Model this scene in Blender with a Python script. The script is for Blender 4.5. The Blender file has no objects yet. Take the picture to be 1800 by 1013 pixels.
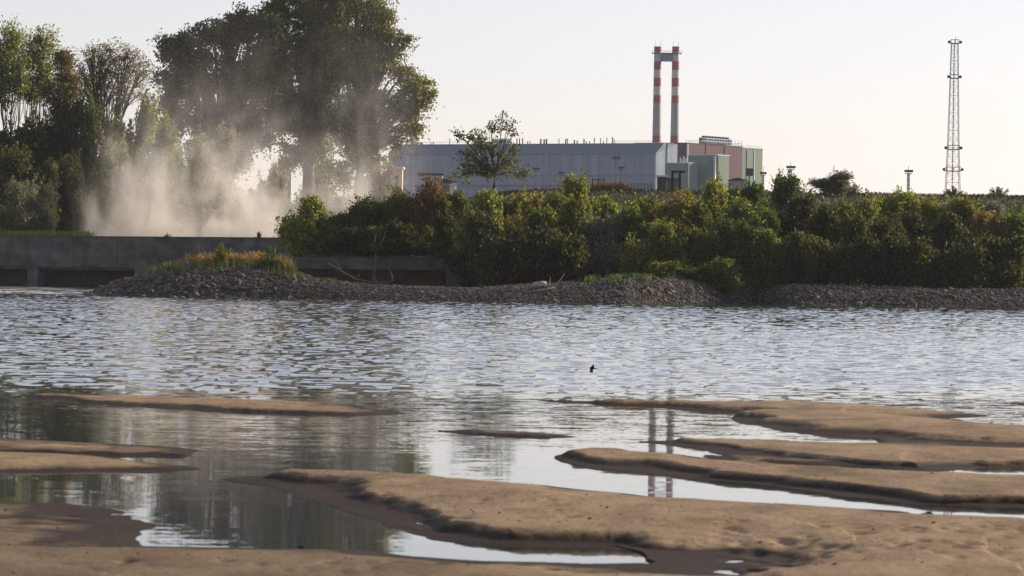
import bpy, math, random
import numpy as np
from mathutils import Vector, Matrix

SC = bpy.context.scene
COL = SC.collection
R = math.radians
rng = np.random.default_rng(11)
random.seed(5)

# ------------------------------------------------------------------ camera
F = 7000.0; CAMH = 3.0; HY = 472.0; ROLL = 0.0139
pitch = math.atan((506.5 - HY) / F)
fwd = Vector((0, math.cos(pitch), -math.sin(pitch)))
u0 = Vector((0, math.sin(pitch), math.cos(pitch)))
x0 = Vector((1, 0, 0))
rt = x0 * math.cos(ROLL) + u0 * math.sin(ROLL)
up = -x0 * math.sin(ROLL) + u0 * math.cos(ROLL)
cam_d = bpy.data.cameras.new('camera'); cam = bpy.data.objects.new('camera', cam_d); COL.objects.link(cam)
M = Matrix((rt, up, -fwd)).transposed().to_4x4(); M.translation = Vector((0, 0, CAMH)); cam.matrix_world = M
cam_d.sensor_width = 36; cam_d.lens = F / 1800 * 36; cam_d.clip_start = 1; cam_d.clip_end = 30000
cam_d.dof.use_dof = True; cam_d.dof.focus_distance = 380; cam_d.dof.aperture_fstop = 5.6
SC.camera = cam
# ------------------------------------------------------------------ sky, sun, exposure
SUN_AZ, SUN_EL = R(60), R(20)
w = bpy.data.worlds.new('World'); SC.world = w; w.use_nodes = True
nt = w.node_tree; sky = nt.nodes.new('ShaderNodeTexSky'); sky.sky_type = 'NISHITA'; sky.sun_disc = False
sky.sun_elevation = SUN_EL; sky.sun_rotation = SUN_AZ; sky.altitude = 100; sky.air_density = 1.0; sky.dust_density = 0.42; sky.ozone_density = 1.5
bg = nt.nodes['Background']; bg.inputs[1].default_value = 0.105
hs = nt.nodes.new('ShaderNodeHueSaturation'); hs.inputs['Saturation'].default_value = .5; nt.links.new(sky.outputs[0], hs.inputs['Color'])
tn = nt.nodes.new('ShaderNodeMix'); tn.data_type = 'RGBA'; tn.blend_type = 'MULTIPLY'; tn.inputs[0].default_value = 1; tn.inputs[7].default_value = (1.05, .987, 1.08, 1)
nt.links.new(hs.outputs[0], tn.inputs[6]); nt.links.new(tn.outputs[2], bg.inputs[0])
sd = bpy.data.lights.new('sun', 'SUN'); sd.energy = 5.0; sd.angle = R(0.5); sd.color = (1, .86, .68)
so = bpy.data.objects.new('sun', sd); COL.objects.link(so); so.location = (60, 60, 60)
sdir = Vector((math.sin(SUN_AZ) * math.cos(SUN_EL), math.cos(SUN_AZ) * math.cos(SUN_EL), math.sin(SUN_EL)))
so.rotation_euler = sdir.to_track_quat('Z', 'Y').to_euler()
SC.view_settings.view_transform = 'Standard'; SC.view_settings.look = 'None'; SC.view_settings.gamma = 1
SC.view_settings.exposure = 0.40
SC.cycles.max_bounces = 8; SC.cycles.transparent_max_bounces = 8; SC.cycles.volume_bounces = 4
SC.cycles.volume_step_rate = 1.0; SC.cycles.volume_max_steps = 256
SC.cycles.use_denoising = True

# ------------------------------------------------------------------ pixel <-> place (1800 px wide photograph)
def ray(px, py):
    return fwd + rt * ((px - 900) / F) - up * ((py - 506.5) / F)
def W(px, py, d):
    r = ray(px, py); return Vector((0, 0, CAMH)) + r * (d / r.y)
def G(px, py, z=0.0):
    r = ray(px, py); return Vector((0, 0, CAMH)) + r * ((z - CAMH) / r.z)
def YH(px): return HY + ROLL * (px - 900)
def XPX(px, d): return W(px, YH(px), d).x

# ------------------------------------------------------------------ noise
def _hash(ix, iy, s):
    h = (ix.astype(np.int64) * 374761393 + iy.astype(np.int64) * 668265263 + s * 1442695041) & 0x7fffffff
    h = ((h ^ (h >> 13)) * 1274126177) & 0x7fffffff
    return ((h ^ (h >> 16)) & 0xffff) / 65535.0
def vnoise(x, y, s=0):
    ix = np.floor(x); iy = np.floor(y); fx = x - ix; fy = y - iy
    fx = fx * fx * (3 - 2 * fx); fy = fy * fy * (3 - 2 * fy)
    a = _hash(ix, iy, s); b = _hash(ix + 1, iy, s); c = _hash(ix, iy + 1, s); d = _hash(ix + 1, iy + 1, s)
    return (a + (b - a) * fx) * (1 - fy) + (c + (d - c) * fx) * fy
def fbm(x, y, s=0, o=4):
    t = 0; a = .5; n = 0
    for k in range(o):
        t = t + a * vnoise(x * 2 ** k + 17.3 * k, y * 2 ** k - 9.1 * k, s + k); n += a; a *= .5
    return t / n * 2 - 1
def sstep(a, b, x):
    t = np.clip((x - a) / (b - a), 0, 1); return t * t * (3 - 2 * t)

# ------------------------------------------------------------------ materials
def newmat(name):
    m = bpy.data.materials.new(name); m.use_nodes = True; m.node_tree.nodes.clear()
    return m, m.node_tree.nodes, m.node_tree.links
def ramp(n, stops):
    r = n.new('ShaderNodeValToRGB'); e = r.color_ramp.elements
    while len(e) < len(stops): e.new(.5)
    for k, (p, c) in enumerate(stops): e[k].position = p; e[k].color = (*c, 1)
    return r
def noise(n, l, src, scale, detail=4, rough=.55, mapscale=None):
    t = n.new('ShaderNodeTexNoise'); t.inputs['Scale'].default_value = scale
    t.inputs['Detail'].default_value = detail; t.inputs['Roughness'].default_value = rough
    if mapscale:
        mp = n.new('ShaderNodeMapping'); mp.inputs['Scale'].default_value = mapscale; l.new(src, mp.inputs[0]); src = mp.outputs[0]
    l.new(src, t.inputs['Vector']); return t
def surf(name, c1, c2=None, rough=.7, scale=1.0, mapscale=None, bump=0, bscale=None, metal=0, spec=.12, stops=None):
    m, n, l = newmat(name)
    p = n.new('ShaderNodeBsdfPrincipled'); o = n.new('ShaderNodeOutputMaterial'); l.new(p.outputs[0], o.inputs[0])
    g = n.new('ShaderNodeNewGeometry')
    c2 = c2 or tuple(x * .75 for x in c1)
    t = noise(n, l, g.outputs['Position'], scale, 5, .6, mapscale)
    r = ramp(n, stops or [(.35, c2), (.65, c1)]); l.new(t.outputs[0], r.inputs[0]); l.new(r.outputs[0], p.inputs['Base Color'])
    p.inputs['Roughness'].default_value = rough; p.inputs['Metallic'].default_value = metal
    p.inputs['Specular IOR Level'].default_value = spec
    if bump:
        b = n.new('ShaderNodeBump'); b.inputs['Strength'].default_value = .8; b.inputs['Distance'].default_value = bump
        t2 = noise(n, l, g.outputs['Position'], bscale or scale * 4, 5); l.new(t2.outputs[0], b.inputs['Height']); l.new(b.outputs[0], p.inputs['Normal'])
    return m
def leafmat():
    m, n, l = newmat('foliage')
    oi = n.new('ShaderNodeObjectInfo'); g = n.new('ShaderNodeNewGeometry')
    t = noise(n, l, g.outputs['Position'], .45, 3); t2 = noise(n, l, g.outputs['Position'], 3.5, 2)
    hsv = n.new('ShaderNodeHueSaturation'); l.new(oi.outputs['Color'], hsv.inputs['Color'])
    def mr(src, a, b):
        q = n.new('ShaderNodeMapRange'); q.inputs[1].default_value = .3; q.inputs[2].default_value = .7; q.inputs[3].default_value = a; q.inputs[4].default_value = b
        l.new(src, q.inputs[0]); return q.outputs[0]
    l.new(mr(t.outputs[0], .475, .52), hsv.inputs['Hue']); 
    ri = n.new('ShaderNodeMapRange'); ri.inputs[3].default_value = .4; ri.inputs[4].default_value = 1.9; l.new(g.outputs['Random Per Island'], ri.inputs[0])
    vm_ = n.new('ShaderNodeMath'); vm_.operation = 'MULTIPLY'; l.new(mr(t2.outputs[0], .75, 1.3), vm_.inputs[0]); l.new(ri.outputs[0], vm_.inputs[1]); l.new(vm_.outputs[0], hsv.inputs['Value'])
    d = n.new('ShaderNodeBsdfPrincipled'); d.inputs['Roughness'].default_value = .5; d.inputs['Specular IOR Level'].default_value = .15
    l.new(hsv.outputs[0], d.inputs['Base Color'])
    h2 = n.new('ShaderNodeHueSaturation'); h2.inputs['Hue'].default_value = .485; h2.inputs['Saturation'].default_value = 1.1; h2.inputs['Value'].default_value = 1.5
    l.new(hsv.outputs[0], h2.inputs['Color'])
    tr = n.new('ShaderNodeBsdfTranslucent'); l.new(h2.outputs[0], tr.inputs[0])
    mx = n.new('ShaderNodeMixShader'); mx.inputs[0].default_value = .5; l.new(d.outputs[0], mx.inputs[1]); l.new(tr.outputs[0], mx.inputs[2])
    o = n.new('ShaderNodeOutputMaterial'); l.new(mx.outputs[0], o.inputs[0]); return m
LEAF = leafmat()
BARK = surf('bark', (.09, .075, .06), (.045, .038, .03), .85, 2)
def watermat():
    m, n, l = newmat('river_water')
    g = n.new('ShaderNodeNewGeometry'); pos = g.outputs['Position']
    sx = n.new('ShaderNodeSeparateXYZ'); l.new(pos, sx.inputs[0])
    def math_(op, a, b=None, c=None):
        q = n.new('ShaderNodeMath'); q.operation = op
        for k, v in enumerate((a, b, c)):
            if v is None: continue
            if isinstance(v, (int, float)): q.inputs[k].default_value = v
            else: l.new(v, q.inputs[k])
        return q.outputs[0]
    def mr(src, a, b, c, d, sm=True):
        q = n.new('ShaderNodeMapRange'); q.interpolation_type = 'SMOOTHSTEP' if sm else 'LINEAR'
        for k, v in enumerate((a, b, c, d)): q.inputs[k + 1].default_value = v
        l.new(src, q.inputs[0]); return q.outputs[0]
    big = noise(n, l, pos, .09, 3, .5, (1, .25, 1))
    yy = math_('ADD', sx.outputs[1], math_('MULTIPLY', math_('SUBTRACT', big.outputs[0], .5), 40))
    ripple = mr(yy, 74, 104, 0.0, 1.0)                      # calm in the lee of the sandbars, wind-ruffled beyond
    calm = mr(sx.outputs[1], 50, 85, .012, .05)
    patch = mr(noise(n, l, pos, .05, 3, .5, (1, .12, 1)).outputs[0], .3, .7, .65, 1.15)
    amp = math_('ADD', math_('MULTIPLY', math_('MULTIPLY', ripple, mr(sx.outputs[1], 110, 300, .10, .12)), patch), calm)
    n1 = noise(n, l, pos, 2.3, 3, .6, (.6, 1.0, 1)); n2 = noise(n, l, pos, 9, 3, .6)
    def vm(op, a, b=None, s=None):
        q = n.new('ShaderNodeVectorMath'); q.operation = op; l.new(a, q.inputs[0])
        if b is not None:
            if isinstance(b, tuple): q.inputs[1].default_value = b
            else: l.new(b, q.inputs[1])
        if s is not None:
            if isinstance(s, (int, float)): q.inputs['Scale'].default_value = s
            else: l.new(s, q.inputs['Scale'])
        return q.outputs[0]
    v1 = vm('SUBTRACT', n1.outputs[1], (.5, .5, .5)); v2 = vm('SUBTRACT', n2.outputs[1], (.5, .5, .5))
    v = vm('ADD', v1, vm('SCALE', v2, None, .9))
    v = vm('MULTIPLY', v, (.6, 1, 0)); v = vm('SCALE', v, None, amp)
    v = vm('NORMALIZE', vm('ADD', v, (0, 0, 1)))
    # foam where the stream leaves the weir
    fo = noise(n, l, pos, .55, 5, .65, (.35, .45, 1))
    lft = mr(math_('ADD', sx.outputs[0], math_('MULTIPLY', sx.outputs[1], .085)), -5, -12, 0, 1)
    far = mr(sx.outputs[1], 358, 385, 0, 1)
    foam = math_('MULTIPLY', math_('MULTIPLY', lft, far), mr(fo.outputs[0], .46, .60, 0, .9))
    p = n.new('ShaderNodeBsdfPrincipled'); p.inputs['IOR'].default_value = 1.33; p.inputs['Roughness'].default_value = .02
    mixc = n.new('ShaderNodeMix'); mixc.data_type = 'RGBA'; l.new(foam, mixc.inputs[0])
    mixc.inputs[6].default_value = (.05, .055, .055, 1); mixc.inputs[7].default_value = (.75, .75, .72, 1)
    l.new(mixc.outputs[2], p.inputs['Base Color']); l.new(v, p.inputs['Normal'])
    rr = math_('ADD', math_('MULTIPLY', foam, .6), .02); l.new(rr, p.inputs['Roughness'])
    o = n.new('ShaderNodeOutputMaterial'); l.new(p.outputs[0], o.inputs[0]); return m
def sandmat():
    m, n, l = newmat('wet_sand')
    g = n.new('ShaderNodeNewGeometry'); pos = g.outputs['Position']
    sx = n.new('ShaderNodeSeparateXYZ'); l.new(pos, sx.inputs[0])
    t = noise(n, l, pos, .9, 6, .65, (1, .5, 1)); r = ramp(n, [(.3, (.20, .136, .076)), (.5, (.325, .228, .134)), (.72, (.415, .30, .182))]); l.new(t.outputs[0], r.inputs[0])
    t3 = noise(n, l, pos, 14, 4, .7)
    r3 = ramp(n, [(.36, (.5, .48, .46)), (.5, (1, 1, 1))]); l.new(t3.outputs[0], r3.inputs[0])
    mu = n.new('ShaderNodeMix'); mu.data_type = 'RGBA'; mu.blend_type = 'MULTIPLY'; mu.inputs[0].default_value = 1; l.new(r.outputs[0], mu.inputs[6]); l.new(r3.outputs[0], mu.inputs[7])
    t2 = noise(n, l, pos, 1.3, 4, .6, (1, .6, 1))
    ad = n.new('ShaderNodeMath'); ad.operation = 'MULTIPLY_ADD'; l.new(t2.outputs[0], ad.inputs[0]); ad.inputs[1].default_value = -.11; l.new(sx.outputs[2], ad.inputs[2])
    wet_shaded = n.new('ShaderNodeMapRange'); wet_shaded.inputs[1].default_value = -.022; wet_shaded.inputs[2].default_value = .018; wet_shaded.inputs[3].default_value = 1; wet_shaded.inputs[4].default_value = 0; l.new(ad.outputs[0], wet_shaded.inputs[0])
    av = n.new('ShaderNodeAttribute'); av.attribute_name = 'damp_shade'  # wet sand plus shade painted on the scarps
    wm = n.new('ShaderNodeMath'); wm.operation = 'MAXIMUM'; l.new(wet_shaded.outputs[0], wm.inputs[0]); l.new(av.outputs['Fac'], wm.inputs[1])
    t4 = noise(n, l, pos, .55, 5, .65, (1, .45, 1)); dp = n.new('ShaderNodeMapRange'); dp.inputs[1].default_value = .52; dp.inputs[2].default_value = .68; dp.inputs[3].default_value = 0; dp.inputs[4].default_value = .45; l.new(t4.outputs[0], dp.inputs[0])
    wm2 = n.new('ShaderNodeMath'); wm2.operation = 'MAXIMUM'; l.new(wm.outputs[0], wm2.inputs[0]); l.new(dp.outputs[0], wm2.inputs[1]); wet_shaded = wm2
    mx = n.new('ShaderNodeMix'); mx.data_type = 'RGBA'; mx.blend_type = 'MULTIPLY'; l.new(wet_shaded.outputs[0], mx.inputs[0]); l.new(mu.outputs[2], mx.inputs[6]); mx.inputs[7].default_value = (.125, .108, .095, 1)  # wet tint, dark enough to carry the painted scarp shade too
    p = n.new('ShaderNodeBsdfPrincipled'); l.new(mx.outputs[2], p.inputs['Base Color'])
    ro = n.new('ShaderNodeMapRange'); ro.inputs[3].default_value = .85; ro.inputs[4].default_value = .7; l.new(wet_shaded.outputs[0], ro.inputs[0]); l.new(ro.outputs[0], p.inputs['Roughness'])
    p.inputs['Specular IOR Level'].default_value = .12
    b = n.new('ShaderNodeBump'); b.inputs['Distance'].default_value = .03; b.inputs['Strength'].default_value = .9
    tb = noise(n, l, pos, 5, 8, .75, (1, .7, 1)); l.new(tb.outputs[0], b.inputs['Height']); l.new(b.outputs[0], p.inputs['Normal'])
    o = n.new('ShaderNodeOutputMaterial'); l.new(p.outputs[0], o.inputs[0]); return m
DARKST = surf('dark_wet_stone', (.05, .045, .045), (.02, .02, .02), .5, 12, bump=.01, bscale=20)
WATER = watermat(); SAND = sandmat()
STONE = surf('riprap_stone', (.34, .32, .31), rough=.8, scale=1.9, stops=[(.3, (.045, .040, .037)), (.5, (.095, .085, .078)), (.68, (.25, .215, .18))])
SOIL = surf('bank_soil', (.065, .05, .036), (.032, .027, .02), .9, .35, bump=.25, bscale=1.5)
CONC = surf('concrete', (.25, .245, .235), rough=.85, scale=.35, mapscale=(1, 1, 1.8), stops=[(.3, (.045, .043, .042)), (.5, (.092, .087, .082)), (.7, (.15, .14, .128))], bump=.02, bscale=3)
CONCD = surf('stained_concrete', (.11, .085, .06), (.05, .04, .03), .85, .6, (1, 1, 2))
GRASSM = surf('grass_blades', (.17, .20, .05), (.08, .12, .03), .7, .8)
GOLD = surf('dry_grass_blades', (.52, .33, .12), (.33, .20, .07), .7, 1.0)
LEVG = surf('levee_grass_blades', (.085, .055, .035), (.05, .035, .022), .85, .2)
RUST = surf('rusty_grass_blades', (.26, .15, .07), (.15, .09, .04), .8, .2)
HALLW = surf('grey_cladding', (.24, .29, .36), (.17, .21, .275), .6, .22, (2.2, 2.2, .10))
HALLR = surf('blue_grey_roofing', (.13, .17, .23), (.11, .145, .20), .6, .3, (3, 3, .1))
MAROON = surf('maroon_cladding', (.085, .037, .043), (.065, .03, .036), .65, .12, (1.5, 1.5, .3))
GREEN = surf('green_cladding', (.15, .21, .155), (.115, .165, .125), .65, .12, (2, 2, .1))
TEAL = surf('teal_cladding', (.14, .22, .20), (.11, .18, .165), .65, .1, (1, 1, .3))
BEIGE = surf('beige_render', (.60, .48, .40), (.5, .40, .33), .8, .2)
WHITE = surf('white_panel', (.75, .72, .68), (.62, .6, .57), .6, .3)
DARK = surf('dark_metal', (.035, .033, .035), (.02, .02, .02), .5, 1)
STEEL = surf('galvanised_steel', (.20, .20, .21), (.12, .12, .13), .5, .8, metal=.3)
DUCT = surf('silver_duct', (.5, .52, .55), (.35, .38, .42), .35, .2, (1, 1, .2), metal=.5)
WOOD = surf('bleached_wood', (.42, .37, .31), (.25, .21, .17), .8, 2)
SNAG = surf('dead_wood', (.13, .115, .10), (.07, .06, .055), .85, 2)
BIRD = surf('dark_feathers', (.02, .02, .024), (.012, .012, .014), .6, 20)
SHEDR = surf('shed_roofing', (.10, .085, .08), (.06, .05, .05), .8, .8)
GLASS = surf('dark_glass', (.03, .035, .04), (.02, .02, .025), .15, .5)

# ------------------------------------------------------------------ mesh helpers
class MB:
    def __init__(s): s.v = []; s.f = []
    def add(s, vs, fs):
        o = len(s.v); s.v += [tuple(v) for v in vs]; s.f += [tuple(i + o for i in f) for f in fs]; return s
    def box(s, c, size, rz=0, rot=None):
        hx, hy, hz = size[0] / 2, size[1] / 2, size[2] / 2
        q = rot or Matrix.Rotation(rz, 3, 'Z')
        vs = [Vector(c) + q @ Vector((x * hx, y * hy, z * hz)) for x in (-1, 1) for y in (-1, 1) for z in (-1, 1)]
        return s.add(vs, [(0, 1, 3, 2), (4, 6, 7, 5), (0, 4, 5, 1), (2, 3, 7, 6), (0, 2, 6, 4), (1, 5, 7, 3)])
    def bar(s, a, b, wd):
        a = Vector(a); b = Vector(b); d = b - a; q = d.to_track_quat('Z', 'Y').to_matrix()
        return s.box((a + b) / 2, (wd, wd, d.length), rot=q)
    def tube(s, pts, rad, n=6, cap=True):
        pts = [Vector(p) for p in pts]; o = len(s.v)
        for i, p in enumerate(pts):
            d = (pts[min(i + 1, len(pts) - 1)] - pts[max(i - 1, 0)])
            q = d.to_track_quat('Z', 'Y').to_matrix(); r = rad[i] if hasattr(rad, '__len__') else rad
            for k in range(n):
                a = 2 * math.pi * k / n; s.v.append(tuple(p + q @ Vector((r * math.cos(a), r * math.sin(a), 0))))
        for i in range(len(pts) - 1):
            for k in range(n):
                s.f.append((o + i * n + k, o + i * n + (k + 1) % n, o + (i + 1) * n + (k + 1) % n, o + (i + 1) * n + k))
        if cap:
            s.f.append(tuple(o + k for k in range(n))[::-1]); s.f.append(tuple(o + (len(pts) - 1) * n + k for k in range(n)))
        return s
    def prism(s, poly, e):
        n = len(poly); e = Vector(e); a = [Vector(p) for p in poly]
        return s.add(a + [p + e for p in a], [tuple(range(n))[::-1], tuple(range(n, 2 * n))] + [(k, (k + 1) % n, (k + 1) % n + n, k + n) for k in range(n)])
    def build(s, name, mat, parent=None, smooth=False):
        me = bpy.data.meshes.new(name); off = parent.location if parent else Vector((0, 0, 0))
        me.from_pydata([tuple(Vector(v) - off) for v in s.v], [], s.f); me.update()
        if smooth: me.polygons.foreach_set('use_smooth', [True] * len(me.polygons))
        return link(name, me, mat, parent)
def link(name, me, mat, parent=None):
    me.materials.append(mat); o = bpy.data.objects.new(name, me); COL.objects.link(o); o.parent = parent; return o
def arrmesh(name, V, Fc, smooth=False):
    V = np.asarray(V, dtype=np.float32); Fc = np.asarray(Fc, dtype=np.int32); k = Fc.shape[1]
    me = bpy.data.meshes.new(name); me.vertices.add(len(V)); me.vertices.foreach_set('co', V.ravel())
    me.loops.add(Fc.size); me.loops.foreach_set('vertex_index', Fc.ravel())
    me.polygons.add(len(Fc)); me.polygons.foreach_set('loop_start', np.arange(0, Fc.size, k, dtype=np.int32))
    me.polygons.foreach_set('use_smooth', np.full(len(Fc), smooth)); me.update(calc_edges=True); me.validate(); return me
def tag(o, label=None, cat=None, group=None, kind=None):
    if label: o['label'] = label
    if cat: o['category'] = cat
    if group: o['group'] = group
    if kind: o['kind'] = kind
    return o
def root(name, loc, label, cat, group=None):
    o = bpy.data.objects.new(name, None); COL.objects.link(o); o.location = Vector(loc); o.empty_display_size = .5
    return tag(o, label, cat, group)
def gridmesh(name, X, Y, Z, smooth=True):
    r, c = X.shape; V = np.stack([X, Y, Z], -1).reshape(-1, 3)
    i = np.arange(r * c).reshape(r, c)
    Fc = np.stack([i[:-1, :-1], i[:-1, 1:], i[1:, 1:], i[1:, :-1]], -1).reshape(-1, 4)
    return arrmesh(name, V, Fc, smooth)

# ------------------------------------------------------------------ river bed, water
s = 4500
me = arrmesh('riverbed', [(-s, -210, -1.6), (s, -210, -1.6), (s, 3350, -1.6), (-s, 3350, -1.6)], [(0, 1, 2, 3)])
tag(link('riverbed', me, SOIL), kind='structure')
def river():
    ys = np.concatenate([np.linspace(-200, -5, 4), np.geomspace(3, 78, 40), np.arange(79, 200, .155), np.arange(200, 432, .25), np.geomspace(433, 2500, 20)])
    us = np.concatenate([np.linspace(-9000, -260, 40), np.arange(-250, 2060, 4.6), np.linspace(2065, 11000, 40)])
    Yb = np.maximum(ys, 60.0); Y = np.repeat(ys[:, None], len(us), 1); X = (us[None] - 900) / F * np.repeat(Yb[:, None], len(us), 1)
    mk = sstep(80, 112, Y + 14 * fbm(X * .08, Y * .03, 61, 3)) * sstep(431, 425, Y) * sstep(-260, -200, us)[None] * sstep(2100, 2040, us)[None]
    pt = .75 + .5 * vnoise(X * .06, Y * .02, 62)
    z = fbm(X * .7, Y * 1.0, 63, 2) * .016 + fbm(X * 1.9 + 5, Y * 2.6, 66, 1) * (.033 + .010 * sstep(150, 300, Y))
    tag(link('river_water', gridmesh('river_water', X, Y, z * mk * pt), WATER), kind='structure')
river()

# ------------------------------------------------------------------ sandbars (outlines at the waterline)
BARS = [  # (height, steep-edge width, gentle width, outline)
 (.10, .35, 2.0, [(40, 696.5), (150, 697.5), (300, 699), (450, 706), (600, 712), (690, 721), (712, 727), (650, 731.5), (500, 728), (350, 720), (200, 713), (100, 704)]),
 (.04, .15, .5, [(765, 758.5), (850, 755.5), (960, 762), (1040, 769.5), (960, 770.5), (850, 766)]),
 (.15, .45, 2.6, [(930, 701), (1000, 704.5), (1100, 709), (1250, 711), (1339, 711), (1479, 713), (1618, 720), (1743, 731), (1650, 735), (1725, 743), (1800, 748), (2050, 765), (2400, 790), (2400, 812), (2100, 797), (1800, 784.5), (1562, 775.5), (1444, 766.5), (1374, 760), (1304, 745), (1280, 734), (1309, 726), (1200, 719), (1100, 712.5), (1000, 707.5)]),
 (.12, .5, 2.4, [(1113, 776), (1200, 775.5), (1400, 778), (1562, 780.5), (1800, 791), (2100, 804), (2100, 826), (1800, 823), (1733, 822), (1640, 829), (1560, 824), (1400, 814), (1259, 799.5), (1235, 791), (1180, 784)]),
 (.02, .1, .3, [(1540, 772), (1800, 781), (2300, 800), (2300, 830), (1800, 800), (1540, 786)]),
 (.045, .35, 1.5, [(1240, 801), (1400, 806), (1560, 815), (1590, 819), (1500, 819), (1405, 818), (1420, 824), (1590, 830), (1640, 838), (1300, 818)]),
 (.14, .5, 2.2, [(980, 803), (1018, 797), (1200, 800), (1300, 812), (1480, 829), (1600, 832), (1800, 840), (2200, 856), (2200, 935), (1800, 894), (1688, 889), (1548, 880), (1409, 861), (1200, 842), (1053, 824), (985, 809)]),
 (.17, .8, 3.0, [(405, 842), (470, 837), (600, 834), (750, 840), (983, 854), (1088, 868), (1200, 877), (1409, 887), (1548, 898), (1622, 908), (1702, 914), (1800, 915), (1900, 918), (1900, 1000), (1330, 1030), (1100, 990), (1060, 968), (1046, 962), (914, 960), (809, 955), (739, 946), (670, 931), (621, 911), (581, 895), (545, 872), (500, 862), (440, 852)]),
 (.05, .3, 1.2, [(-400, 768), (0, 772), (170, 778), (313, 787), (345, 794), (340, 803), (200, 803), (0, 797), (-400, 790)]),
 (.09, .35, 1.6, [(-400, 790), (0, 797.5), (134, 803), (250, 811), (322, 816), (372, 824), (345, 829), (179, 831), (0, 833), (-400, 833)]),
 (.06, .3, 2.0, [(-500, 878), (0, 882), (120, 886), (190, 894), (215, 908), (230, 925), (262, 943), (280, 954), (230, 975), (-500, 1000)]),
 (.10, .6, 3.0, [(-600, 950), (0, 956), (268, 961), (600, 965), (705, 978), (850, 987), (1040, 991), (1120, 990), (1300, 1000), (1500, 1010), (1900, 1010), (2300, 1015), (2300, 1400), (1500, 1700), (-600, 1700), (-900, 1100)]),
 (.17, .5, 4.2, [(1105, 980), (1160, 962), (1220, 948), (1320, 937), (1500, 925), (1700, 919), (1900, 915), (2300, 925), (2300, 1100), (1500, 1120), (1330, 1050), (1200, 1010), (1120, 995)]),
]
def sandbars():
    ys = np.concatenate([np.arange(684, 780, 1.0), np.arange(780, 1016, .62), np.geomspace(1017, 1600, 130)])
    us = np.concatenate([np.linspace(-1500, -80, 60), np.arange(-75, 1880, 3.4), np.linspace(1885, 3300, 60)])
    Yr = np.array([3.0 * F / (y - HY) for y in ys])
    Y = np.repeat(Yr[:, None], len(us), 1); X = (us[None, :] - 900) / F * Y
    wx = fbm(X * .55, Y * .35, 3, 4) * .45; wy = fbm(X * .45, Y * .3, 9, 4) * np.where(Y < 50, .3, .9)
    P = np.stack([(X + wx).ravel(), (Y + wy).ravel()], -1)
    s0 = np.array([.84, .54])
    Z = np.full(len(P), -.5); wet_shade = np.ones(len(P))
    for H, ws, wg, poly in BARS:
        q = np.array([G(a, b)[:2] for a, b in poly])
        far = q[:, 1].mean(); 
        lo, hi = q[:, 1].min() - 6, q[:, 1].max() + 6
        idx = np.where((P[:, 1] > lo) & (P[:, 1] < hi))[0]
        p = P[idx]; best = np.full(len(p), 1e9); vec = np.zeros((len(p), 2)); ins = np.zeros(len(p), bool)
        for k in range(len(q)):
            a = q[k]; b = q[(k + 1) % len(q)]; ab = b - a
            t = np.clip(((p - a) @ ab) / (ab @ ab + 1e-9), 0, 1); cpt = a + t[:, None] * ab; d = p - cpt
            dd = np.hypot(d[:, 0], d[:, 1]); mk = dd < best; best[mk] = dd[mk]; vec[mk] = d[mk]
            cond = ((a[1] > p[:, 1]) != (b[1] > p[:, 1])); xi = a[0] + (p[:, 1] - a[1]) / (b[1] - a[1] + 1e-12) * (b[0] - a[0])
            ins ^= cond & (p[:, 0] < xi)
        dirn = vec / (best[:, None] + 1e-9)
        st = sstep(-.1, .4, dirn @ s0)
        jag = fbm(p[:, 0] * 1.1, p[:, 1] * .7, 13, 5); vr = fbm(p[:, 0] * .45, p[:, 1] * .3, 19, 3)
        apron = np.clip(ws * .55 + .45 * vr, .03, None) * min(1, H / .12)
        tg = np.clip(best / wg, 0, 1); pg = H * tg * (2 - tg)
        tb = np.clip((best + jag * .30 - apron) / (.10 + H * (1.7 + 1.6 * vr)), 0, 1); ps = .008 + .016 * np.clip(best / apron, 0, 1) + (H * .72) * (tb * tb * (3 - 2 * tb)) + H * .28 * np.clip(best / 2.2, 0, 1)
        ps = np.minimum(ps, .008 + best * .9)
        wt = st * (1 - sstep(.35, .95, tb + jag * .25))  # wet sand and painted shade on steep faces turned from the sun
        wet_shade[idx] = np.where(ins, np.minimum(wt, wet_shade[idx]), wet_shade[idx])
        prof = (pg * (1 - st) + ps * st) * (.8 + .2 * np.clip(best / 2.5, 0, 1))
        z = np.where(ins, prof, -np.minimum(best * .12, .5))
        Z[idx] = np.maximum(Z[idx], z)
    Z = Z.reshape(X.shape)
    inside = sstep(-.02, .05, Z)
    Z = Z + inside * ((fbm(X * .35, Y * .22, 21, 4) * .030 + fbm(X * 1.7, Y * 1.1, 31, 4) * .016) * sstep(.03, .1, Z)) + fbm(X * 1.2, Y * .9, 41, 3) * .006
    # hollows trodden and washed into the foreground bank
    for (px, py, rx, ry, dp) in [(1300, 968, .9, 1.3, .22), (1200, 985, .6, 1.2, .10), (1010, 998, .5, .8, .03), (1380, 990, .5, .8, .05), (70, 978, .35, .35, .035), (500, 1003, .35, .3, .03), (770, 905, .3, .6, .04), (790, 893, .35, .5, .04), (960, 900, .25, .4, .03), (1490, 950, .2, .3, .03)]:
        c = G(px, py, .1); e = ((X - c.x) / rx) ** 2 + ((Y - c.y) / ry) ** 2; Z = Z - dp * np.exp(-e * (1 + .4 * fbm(X * 3, Y * 3, 5, 2)))
    Z = np.where((inside > .5) & (Y < 46) & (Z < .02), .02, Z)
    # foot marks
    for k in range(150):
        px = rng.uniform(1250, 1800) if k < 90 else rng.uniform(100, 1100); py = rng.uniform(930, 1000) if k < 90 else rng.choice([rng.uniform(865, 930), rng.uniform(980, 1010)])
        c = G(px, py, .1); e = ((X - c.x) / .09) ** 2 + ((Y - c.y) / .16) ** 2; Z = Z - inside * .032 * np.exp(-e)
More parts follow.
